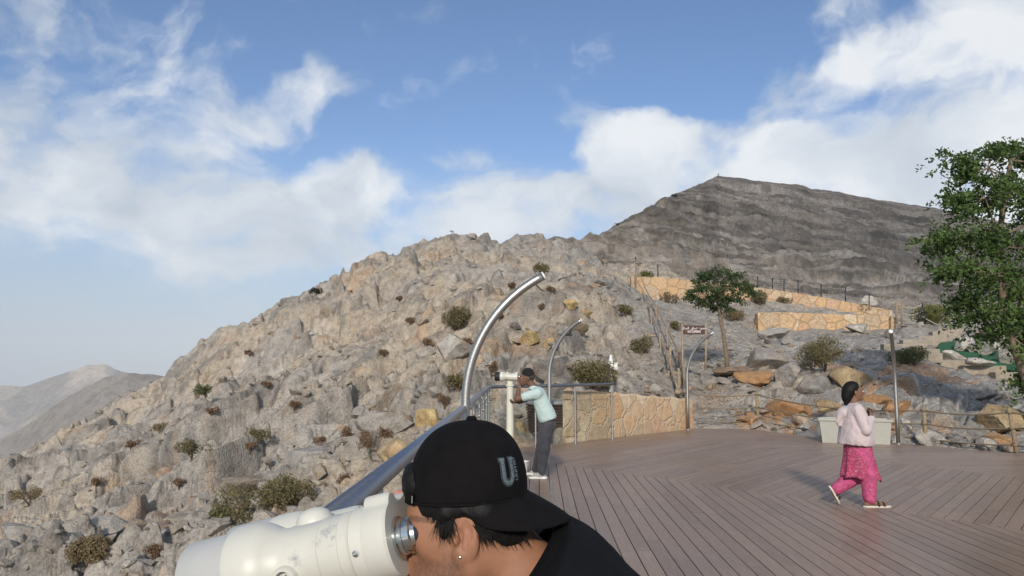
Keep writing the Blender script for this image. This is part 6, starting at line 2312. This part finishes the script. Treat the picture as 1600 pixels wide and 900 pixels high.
    settle(sdf_mesh('t_shirt', shirt, (H(700, 0)[0], YH - 0.34, 0.84), (H(1260, 0)[0], YH + 0.40, H(0, 790)[2]), 0.0052, M_TEE, t, None,
                    lambda X: 0.0022 * n3(X, 34, 3) + 0.0012 * n3(X, 80, 6)))
    # ribbed collar: a band round the neck opening
    av = np.array([0.60, 0, 0.80])
    b = MB(); rows = []
    for j in range(73):
        a = 2 * PI * j / 72
        c0 = Cn + av * 0.092 * math.cos(a) + np.array([0, 0.093, 0]) * math.sin(a)
        outd = av * math.cos(a) + np.array([0, 1, 0]) * math.sin(a)
        rows.append([b.bm.verts.new(Vector(c0 + nvec * t_ + outd * o_)) for t_, o_ in ((-0.012, -0.016), (-0.013, -0.006), (0.012, 0.012), (0.014, -0.004))])
    for r0, r1 in zip(rows, rows[1:]):
        for k_ in range(4): b.bm.faces.new((r0[k_], r0[(k_ + 1) % 4], r1[(k_ + 1) % 4], r1[k_])).smooth = True
    settle(b.build('collar', M_TEE2, t))
    # trousers and shoes (below the picture)
    hip = H(1165, 1250)
    lp = [('+', 'e', (hip, (0.14, 0.17, 0.15)), 0.05)]
    for s, fx in ((-1, 0.42), (1, 0.52)):
        kn = np.array([hip[0] + 0.02, YH + 0.10 * s, 0.50]); an = np.array([fx, YH + 0.11 * s, 0.09])
        lp += [('+', 'c', (hip + np.array([0, 0.09 * s, -0.05]), kn, 0.095, 0.068), 0.04), ('+', 'c', (kn, an, 0.068, 0.055), 0.03)]
        b = MB(); b.box((an[0] - 0.07, an[1], 0.055), (0.28, 0.10, 0.09), bevel=0.035); b.box((an[0] - 0.07, an[1], 0.013), (0.29, 0.105, 0.026), bevel=0.008)
        settle(b.build('shoe', simple_mat('dark shoe', (0.03, 0.03, 0.03), 0.6), t))
    settle(sdf_mesh('trousers', lp, (hip[0] - 0.25, YH - 0.32, 0.04), (hip[0] + 0.3, YH + 0.32, hip[2] + 0.2), 0.014, fabric('dark trousers', (0.02, 0.022, 0.03)), t))


near_man()


# ---- the man at the far telescope
def far_man():
    Yf = FAR_Y
    t = empty('person', (P(845, 743, Yf).x, Yf, 0), 0, 'man in a pale green shirt and dark trousers leaning to the far telescope', 'person')
    s0 = F_PX / Yf

    def q(px, py, dy=0.0): return np.array([(px - 845) / s0, dy, (743 - py) / s0])
    sk = np.array([0.16, 0.085, 0.055])
    sh = {-1: q(839, 614, -0.17), 1: q(836, 612, 0.17)}
    el = {-1: q(809, 622, -0.17), 1: q(822, 624, 0.14)}
    wr = {-1: q(812, 601, -0.06), 1: q(812, 628, -0.02)}
    hip = q(854, 660)
    kn = {-1: q(850, 699, -0.09), 1: q(846, 697, 0.14)}
    an = {-1: q(846, 735, -0.08), 1: q(838, 737, 0.34)}
    pr = [
        ('+', 'e', (q(825, 588), (0.098, 0.076, 0.10)), 0.02), ('+', 'e', (q(819, 594), (0.062, 0.058, 0.085)), 0.03),
        ('+', 'c', (q(814.5, 590), q(812.8, 594), 0.010, 0.014), 0.01), ('+', 'e', (q(816, 601), (0.03, 0.035, 0.028)), 0.02),
        ('+', 'e', (q(826, 592, -0.078), (0.018, 0.010, 0.032)), 0.006), ('+', 'e', (q(826, 592, 0.078), (0.018, 0.010, 0.032)), 0.006),
        ('+', 'e', (q(814.6, 599.2), (0.012, 0.022, 0.006)), 0.006), ('-', 'e', (q(815.3, 590, -0.032), (0.012, 0.015, 0.010)), 0.008), ('-', 'e', (q(815.3, 590, 0.032), (0.012, 0.015, 0.010)), 0.008),
        ('+', 'c', (q(829, 598), q(838, 610), 0.056, 0.064), 0.03),
        ('+', 'c', (q(841, 618, -0.07), q(852, 655, -0.05), 0.10, 0.085), 0.05), ('+', 'c', (q(841, 618, 0.07), q(852, 655, 0.05), 0.10, 0.085), 0.05),
    ]
    for s in (-1, 1):
        pr += [('+', 'c', (q(840, 613, 0.05 * s), sh[s], 0.07, 0.06), 0.04), ('+', 'c', (sh[s], el[s], 0.052, 0.042), 0.02), ('+', 'c', (el[s], wr[s], 0.042, 0.028), 0.02),
               ('+', 'c', (hip + np.array([0, 0.085 * s, 0]), kn[s], 0.09, 0.06), 0.04), ('+', 'c', (kn[s], an[s], 0.06, 0.042), 0.03)]
    pr += hand_prims(wr[-1], (0.05, 0.25, 0.95), (-0.6, 0.6, 0.0), 1.0, 0.5, 0.15, 1)
    pr += hand_prims(wr[1], (-0.95, -0.25, 0.05), (0.0, 0.2, 0.95), 1.0, 0.5, 0.15, 1)

    def col(V):
        C = np.tile(sk, (len(V), 1)) * (1 + 0.08 * n3(V, 30, 1))[:, None]
        return C
    sdf_mesh('body', pr, (-0.55, -0.32, 0.02), (0.40, 0.50, 1.66), 0.0075, M_SKIN, t, col)
    for s in (-1, 1):
        b = MB(); bb = bmesh.new(); bmesh.ops.create_icosphere(bb, subdivisions=2, radius=0.012, matrix=Matrix.Translation(q(815.9, 590, 0.032 * s))); b._join(bb); b.build('eye', simple_mat('eye white', (0.5, 0.45, 0.42), 0.3), t)
    # knitted cap with a grey band, short grey hair below
    M_BEAN = fabric('black knit', (0.018, 0.017, 0.017), 0.95)
    sdf_mesh('knit_cap', [('+', 'e', (q(826, 584.5), (0.102, 0.085, 0.098), np.array(Matrix.Rotation(0.25, 3, 'Y'))), 0.01), ('-', 'b', (q(826, 606), (0.3, 0.3, 0.16), np.array(Matrix.Rotation(0.30, 3, 'Y')), 0.0), 0.004)],
             q(812, 600, -0.12), q(842, 568, 0.12), 0.006, M_BEAN, t)
    sdf_mesh('hair', [('+', 'e', (q(828.5, 589), (0.082, 0.079, 0.070)), 0.01)], q(814, 602, -0.12), q(842, 575, 0.12), 0.006, fabric('grey hair', (0.045, 0.042, 0.04)), t, None, lambda X: 0.003 * n3(X, 120, 2))
    # polo shirt
    sp = [('+', 'c', (q(842, 617, -0.075), q(855, 650, -0.06), 0.118, 0.140), 0.06), ('+', 'c', (q(842, 617, 0.075), q(855, 650, 0.06), 0.118, 0.140), 0.06), ('+', 'e', (q(834, 606), (0.075, 0.085, 0.05)), 0.02)]
    for s in (-1, 1):
        sp += [('+', 'c', (q(841, 613, 0.06 * s), sh[s], 0.085, 0.078), 0.04), ('+', 'c', (sh[s], sh[s] + (el[s] - sh[s]) * 0.62, 0.076, 0.068), 0.02)]
    ax_ = q(857, 656) - q(842, 617); ax_ /= np.linalg.norm(ax_)

    def shirt(X):
        d = eval_prims(X, sp)
        lo = (X - q(858, 654.5)) @ np.array([0.32, 0, -0.95])
        d = smax(d, lo, 0.006)
        return smax(d, -(eval_prims(X, [('+', 'c', (q(826, 594), q(836, 607), 0.058, 0.062), 0.01)])), 0.004)

    def scol(V):
        C = np.tile(np.array([0.47, 0.585, 0.56]), (len(V), 1))
        s_ = ((V[:, 0] < q(838, 0)[0] - (V[:, 2] - q(0, 620)[2]) * 0.0) & (V[:, 2] < q(0, 615)[2]) & (V[:, 2] > q(0, 623)[2]) & (V[:, 1] > -0.11))[:, None]
        return np.where(s_, np.array([0.14, 0.27, 0.24]), C)
    m, nt, bs = new_mat('pale green cotton')
    at = nt.nodes.new('ShaderNodeAttribute'); at.attribute_name = 'Col'
    nt.links.new(at.outputs['Color'], bs.inputs['Base Color']); bs.inputs['Roughness'].default_value = 0.85; bs.inputs['Specular IOR Level'].default_value = 0.2
    sdf_mesh('shirt', shirt, (-0.55, -0.36, 0.75), (0.45, 0.36, 1.50), 0.0085, m, t, scol, lambda X: 0.0045 * n3(X, 26, 2) + 0.0025 * n3(X, 55, 4))
    # trousers
    tp = [('+', 'e', (q(855, 662), (0.135, 0.165, 0.13)), 0.05), ('+', 'e', (q(853, 651), (0.112, 0.14, 0.09)), 0.05)]
    for s in (-1, 1):
        tp += [('+', 'c', (hip + np.array([0.01, 0.08 * s, -0.02]), kn[s], 0.108, 0.078), 0.04), ('+', 'c', (kn[s], an[s] + np.array([0, 0, 0.01]), 0.078, 0.062), 0.03)]
    sdf_mesh('trousers', tp, (-0.35, -0.30, 0.04), (0.40, 0.52, 1.0), 0.009, fabric('charcoal trousers', (0.062, 0.062, 0.072), 0.9, 0.2), t, None, lambda X: 0.005 * n3(X, 22, 5) + 0.003 * n3(X, 48, 8))
    M_SHOE = fabric('pale grey trainer mesh', (0.38, 0.38, 0.35)); M_SOLE = simple_mat('white sole', (0.75, 0.74, 0.70), 0.6)
    for s in (-1, 1):
        c = an[s]
        o = sdf_mesh('shoe', [('+', 'e', (c + np.array([-0.01, 0, -0.02]), (0.075, 0.05, 0.055)), 0.02), ('+', 'c', (c + np.array([-0.02, 0, -0.045]), c + np.array([-0.14, 0, -0.055]), 0.044, 0.030), 0.03), ('&', 'b', (c + np.array([0, 0, 0.44]), (1, 1, 0.5), None, 0.0), 0.004)],
                     c - np.array([0.25, 0.1, 0.08]), c + np.array([0.12, 0.1, 0.08]), 0.007, M_SHOE, t)
        so_ = sdf_mesh('sole', [('+', 'c', (np.array([c[0] + 0.03, c[1], 0.02]), np.array([c[0] - 0.155, c[1], 0.02]), 0.055, 0.042), 0.01), ('&', 'b', (np.array([c[0], c[1], 0.018]), (1, 1, 0.018), None, 0.0), 0.006)],
                       np.array([c[0] - 0.28, c[1] - 0.1, -0.02]), np.array([c[0] + 0.14, c[1] + 0.1, 0.06]), 0.006, M_SOLE, o)
    # watch on the near wrist
    b = MB(); w = wr[-1]; b.lathe([(-0.012, 0.034), (0.012, 0.034)], Matrix.Translation(w + np.array([0, -0.012, -0.03])), 16); b.build('watch', M_CHROME, t, 40)


far_man()


# ---- the walking woman
def woman():
    Yw = 9.43
    t = empty('person', (P(1350, 785, Yw).x, Yw, 0), 0, 'woman in a pale pink hooded jacket and pink patterned trousers walking across the deck', 'person')
    s0 = F_PX / Yw

    def q(px, py, dy=0.0): return np.array([(px - 1350) / s0, dy, (785 - py) / s0])
    sk = np.array([0.21, 0.115, 0.072])
    sh = {-1: q(1338, 639, -0.155), 1: q(1340, 638, 0.155)}
    el = {-1: q(1345, 668, -0.20), 1: q(1350, 666, 0.18)}
    wr = {-1: q(1362, 653, -0.07), 1: q(1364, 649, 0.06)}
    hipz = q(1344, 694)
    kn = {1: q(1338, 742, 0.07), -1: q(1354, 738, -0.07)}
    an = {1: q(1311, 762, 0.07), -1: q(1355, 775, -0.07)}
    pr = [
        ('+', 'e', (q(1341.5, 608.5), (0.092, 0.074, 0.098)), 0.02), ('+', 'e', (q(1348, 614), (0.058, 0.056, 0.085)), 0.03),
        ('+', 'c', (q(1355.4, 611), q(1357.6, 615.5), 0.008, 0.011), 0.012), ('+', 'e', (q(1353, 622), (0.028, 0.032, 0.026)), 0.02),
        ('+', 'e', (q(1354.8, 619.6), (0.012, 0.020, 0.005)), 0.006), ('+', 'e', (q(1354.5, 621.6), (0.012, 0.018, 0.006)), 0.006),
        ('-', 'e', (q(1355.5, 611, -0.030), (0.011, 0.013, 0.009)), 0.008), ('-', 'e', (q(1355.5, 611, 0.030), (0.011, 0.013, 0.009)), 0.008),
        ('+', 'e', (q(1341, 613, -0.076), (0.016, 0.009, 0.029)), 0.006), ('+', 'e', (q(1341, 613, 0.076), (0.016, 0.009, 0.029)), 0.006),
        ('+', 'c', (q(1342, 620), q(1340, 634), 0.048, 0.055), 0.03),
        ('+', 'c', (q(1340, 645, -0.05), q(1344, 690, -0.05), 0.10, 0.12), 0.06), ('+', 'c', (q(1340, 645, 0.05), q(1344, 690, 0.05), 0.10, 0.12), 0.06),
    ]
    for s in (-1, 1):
        pr += [('+', 'c', (q(1340, 637, 0.05 * s), sh[s], 0.055, 0.05), 0.04), ('+', 'c', (sh[s], el[s], 0.046, 0.038), 0.02), ('+', 'c', (el[s], wr[s], 0.038, 0.026), 0.02),
               ('+', 'c', (hipz + np.array([0, 0.08 * s, 0]), kn[s], 0.085, 0.055), 0.04), ('+', 'c', (kn[s], an[s], 0.055, 0.036), 0.03)]
    pr += hand_prims(wr[-1], (0.35, 0.45, 0.75), (-0.6, 0.6, -0.1), 0.9, 0.7, 0.12, 1)
    pr += hand_prims(wr[1], (0.25, -0.5, 0.75), (-0.6, -0.6, 0.0), 0.9, 0.7, 0.12, -1)
    # feet
    pr += [('+', 'c', (an[-1] + np.array([0.0, 0, -0.02]), q(1378, 781.0, -0.07), 0.034, 0.022), 0.02), ('+', 'e', (q(1350, 780, -0.07), (0.04, 0.034, 0.03)), 0.02),
           ('+', 'c', (an[1] + np.array([-0.02, 0, -0.02]), q(1315, 779, 0.07), 0.034, 0.020), 0.02)]

    def col(V): return np.tile(sk, (len(V), 1)) * (1 + 0.08 * n3(V, 30, 1))[:, None]
    sdf_mesh('body', pr, (-0.48, -0.32, 0.0), (0.36, 0.32, 1.52), 0.007, M_SKIN, t, col)
    for s in (-1, 1):
        b = MB(); bb = bmesh.new(); bmesh.ops.create_icosphere(bb, subdivisions=2, radius=0.011, matrix=Matrix.Translation(q(1354.8, 611, 0.030 * s))); b._join(bb); b.build('eye', simple_mat('eye white', (0.5, 0.45, 0.42), 0.3), t)
        b = MB(); a0 = q(1354.6, 608.0, 0.018 * s); a1 = q(1353.6, 608.0, 0.045 * s); b.tube([a0, (a0 + a1) / 2 + np.array([0.006, 0, 0.004]), a1], 0.004, 5); b.build('eyebrow', M_HAIR, t)
    # hair drawn back to a low bun
    hp = [('+', 'e', (q(1339.5, 607), (0.096, 0.080, 0.095), np.array(Matrix.Rotation(-0.2, 3, 'Y'))), 0.02), ('-', 'e', (q(1358, 618), (0.088, 0.10, 0.118)), 0.012), ('+', 'e', (q(1330, 618), (0.050, 0.052, 0.060)), 0.05), ('+', 'c', (q(1333, 610), q(1330, 629), 0.062, 0.030), 0.05)]
    sdf_mesh('hair', hp, (-0.36, -0.13, 1.12), (0.15, 0.13, 1.54), 0.006, M_HAIR, t, None, lambda X: 0.0025 * n3(X, 90, 2))
    # jacket
    M_JK = fabric('pale pink cotton jacket', (0.56, 0.47, 0.47), 0.9, 0.05, 6)
    jp = [('+', 'c', (q(1339, 645, -0.075), q(1341, 684, -0.085), 0.118, 0.158), 0.06), ('+', 'c', (q(1339, 645, 0.075), q(1341, 684, 0.085), 0.118, 0.158), 0.06),
          ('+', 'c', (q(1345, 650), q(1348, 684), 0.12, 0.165), 0.05), ('+', 'c', (q(1336, 662), q(1334, 690), 0.12, 0.150), 0.05),
          ('+', 'e', (q(1341, 633), (0.085, 0.085, 0.04)), 0.03)]
    for s in (-1, 1):
        jp += [('+', 'c', (q(1340, 638, 0.05 * s), sh[s], 0.072, 0.068), 0.04), ('+', 'c', (sh[s] + np.array([0, 0.02 * s, 0]), el[s] + np.array([0, 0.025 * s, 0]), 0.070, 0.062), 0.012), ('+', 'c', (el[s] + np.array([0, 0.025 * s, 0]), wr[s] + np.array([0, 0.01 * s, 0]), 0.063, 0.046), 0.012)]

    def jacket(X):
        d = eval_prims(X, jp)
        d = smax(d, (X - q(1345, 692.5)) @ np.array([-0.06, 0, -1.0]), 0.012)
        return smax(d, -eval_prims(X, [('+', 'c', (q(1342, 616), q(1341, 634), 0.052, 0.060), 0.01)]), 0.006)
    jk = sdf_mesh('jacket', jacket, (-0.44, -0.34, 0.66), (0.34, 0.34, 1.30), 0.0075, M_JK, t, None, lambda X: 0.009 * np.abs(n3(X * np.array([1.3, 1.0, 0.7]), 24, 3)) - 0.004 + 0.005 * np.abs(n3(X, 50, 7)))
    sdf_mesh('hood', [('+', 'c', (q(1338, 634, -0.07), q(1323, 644, -0.06), 0.045, 0.04), 0.03), ('+', 'c', (q(1338, 634, 0.07), q(1323, 644, 0.06), 0.045, 0.04), 0.03), ('+', 'c', (q(1332, 637), q(1319, 645), 0.05, 0.042), 0.03), ('+', 'c', (q(1321, 643, -0.04), q(1313, 657, -0.02), 0.042, 0.018), 0.03), ('+', 'c', (q(1326, 645, 0), q(1318, 662, 0), 0.07, 0.03), 0.04),
                      ('-', 'e', (q(1336, 628), (0.075, 0.07, 0.07)), 0.02)], (-0.44, -0.2, 0.95), (0.0, 0.2, 1.30), 0.007, M_JK, jk, None, lambda X: 0.004 * n3(X, 30, 3))
    # printed cloth

    def print_mat(name, base, flecks, amt):
        m, nt, bs = new_mat(name)
        tc = nt.nodes.new('ShaderNodeTexCoord')
        n = noise_node(nt, 26, 3, 0.6, tc.outputs['Object'], 1.2); v = nt.nodes.new('ShaderNodeTexVoronoi'); v.inputs['Scale'].default_value = 34
        nt.links.new(tc.outputs['Object'], v.inputs['Vector'])
        r1 = ramp(nt, n.outputs['Fac'], [(0.35, tuple(c * 0.72 for c in base)), (0.55, base), (0.75, tuple(min(1, c * 1.35) for c in base))])
        k = ramp(nt, mathn(nt, 'SUBTRACT', noise_node(nt, 48, 4, 0.65, tc.outputs['Object'], 1.6).outputs['Fac'], mathn(nt, 'MULTIPLY', v.outputs['Distance'], 0.12)), [(0.60 - amt, (0, 0, 0)), (0.70 - amt, (0.85, 0.85, 0.85))])
        c = mixc(nt, k.outputs[0], r1.outputs[0], flecks)
        nt.links.new(c, bs.inputs['Base Color']); bs.inputs['Roughness'].default_value = 0.85; bs.inputs['Specular IOR Level'].default_value = 0.2
        return m
    M_K = print_mat('raspberry flowered cloth', (0.40, 0.052, 0.125), (0.62, 0.38, 0.42), 0.12)
    M_T = print_mat('pink flowered cloth', (0.50, 0.085, 0.20), (0.60, 0.26, 0.36), 0.10)
    # tunic: a flaring tube with side slits and wavy hem
    b = MB(); rows = []
    nn_, mm_ = 64, 16
    for i in range(mm_ + 1):
        f = i / mm_
        row = []
        for j in range(nn_):
            a = 2 * PI * j / nn_
            z0 = 0.76; hem = 0.30 + 0.055 * (0.5 - 0.5 * math.cos(a)) + 0.012 * math.sin(5 * a) + 0.25 * math.exp(-((a - 4.85) / 0.20) ** 2)
            z = z0 + (hem - z0) * f
            cx = -0.045 + 0.025 * f + 0.05 * f * f * math.cos(a)
            rx = 0.155 + 0.028 * f + 0.022 * math.sin(7 * a + 1) * f; ry = 0.158 + 0.02 * f + 0.020 * math.sin(6 * a) * f
            row.append(b.bm.verts.new((cx + rx * math.cos(a), ry * math.sin(a), z)))
        rows.append(row)
    for r0, r1 in zip(rows, rows[1:]):
        for j in range(nn_): b.bm.faces.new((r0[j], r0[(j + 1) % nn_], r1[(j + 1) % nn_], r1[j])).smooth = True
    tu = b.build('tunic', M_K, t)
    md = tu.modifiers.new('thick', 'SOLIDIFY'); md.thickness = 0.004
    tp = [('+', 'e', (q(1344, 696), (0.13, 0.14, 0.11)), 0.05)]
    for s in (-1, 1):
        tp += [('+', 'c', (hipz + np.array([0, 0.07 * s, -0.03]), kn[s], 0.112, 0.100), 0.04), ('+', 'c', (kn[s], an[s] + (kn[s] - an[s]) * 0.10, 0.100, 0.072), 0.03)]
    sdf_mesh('trousers', tp, (-0.42, -0.30, 0.04), (0.30, 0.30, 0.86), 0.0075, M_T, t, None, lambda X: 0.007 * n3(X, 24, 5) + 0.0035 * n3(X, 60, 8))
    # sandals: pale sole, dark straps
    M_SO = simple_mat('pale sandal sole', (0.62, 0.58, 0.50), 0.7); M_ST = simple_mat('dark sandal strap', (0.03, 0.022, 0.02), 0.6)

    def sandal(heel, toe, dy, up):
        h_, t_ = np.array(heel), np.array(toe)
        d = (t_ - h_) / np.linalg.norm(t_ - h_); up = np.array(up) - d * (np.array(up) @ d); up /= np.linalg.norm(up)
        R = np.stack([d, np.cross(up, d), up], 1)
        mid = (h_ + t_) / 2
        L = np.linalg.norm(t_ - h_)
        o = sdf_mesh('sandal', [('+', 'e', (mid - d * L * 0.22, (L * 0.30, 0.040, 0.3), R), 0.02), ('+', 'e', (mid + d * L * 0.2, (L * 0.32, 0.048, 0.3), R), 0.03), ('&', 'b', (mid, (1, 1, 0.011), R, 0.002), 0.004)],
                     np.minimum(h_, t_) - 0.09, np.maximum(h_, t_) + 0.09, 0.005, M_SO, t)
        for f, ht in ((0.22, 0.040), (0.02, 0.052)):
            b = MB(); c = mid + d * L * f
            b.tube([c + R[:, 1] * 0.047 * math.cos(a) + up * (0.006 + ht * math.sin(a)) for a in [PI * k_ / 14 for k_ in range(15)]], 0.011, 8); b.build('strap', M_ST, o)
    sandal(q(1345, 783.6, -0.07), q(1386, 783.6, -0.07), -0.07, (0, 0, 1))
    sandal(q(1301.5, 756, 0.07), q(1315.5, 783.0, 0.07), 0.07, (0.88, 0, 0.47))


woman()
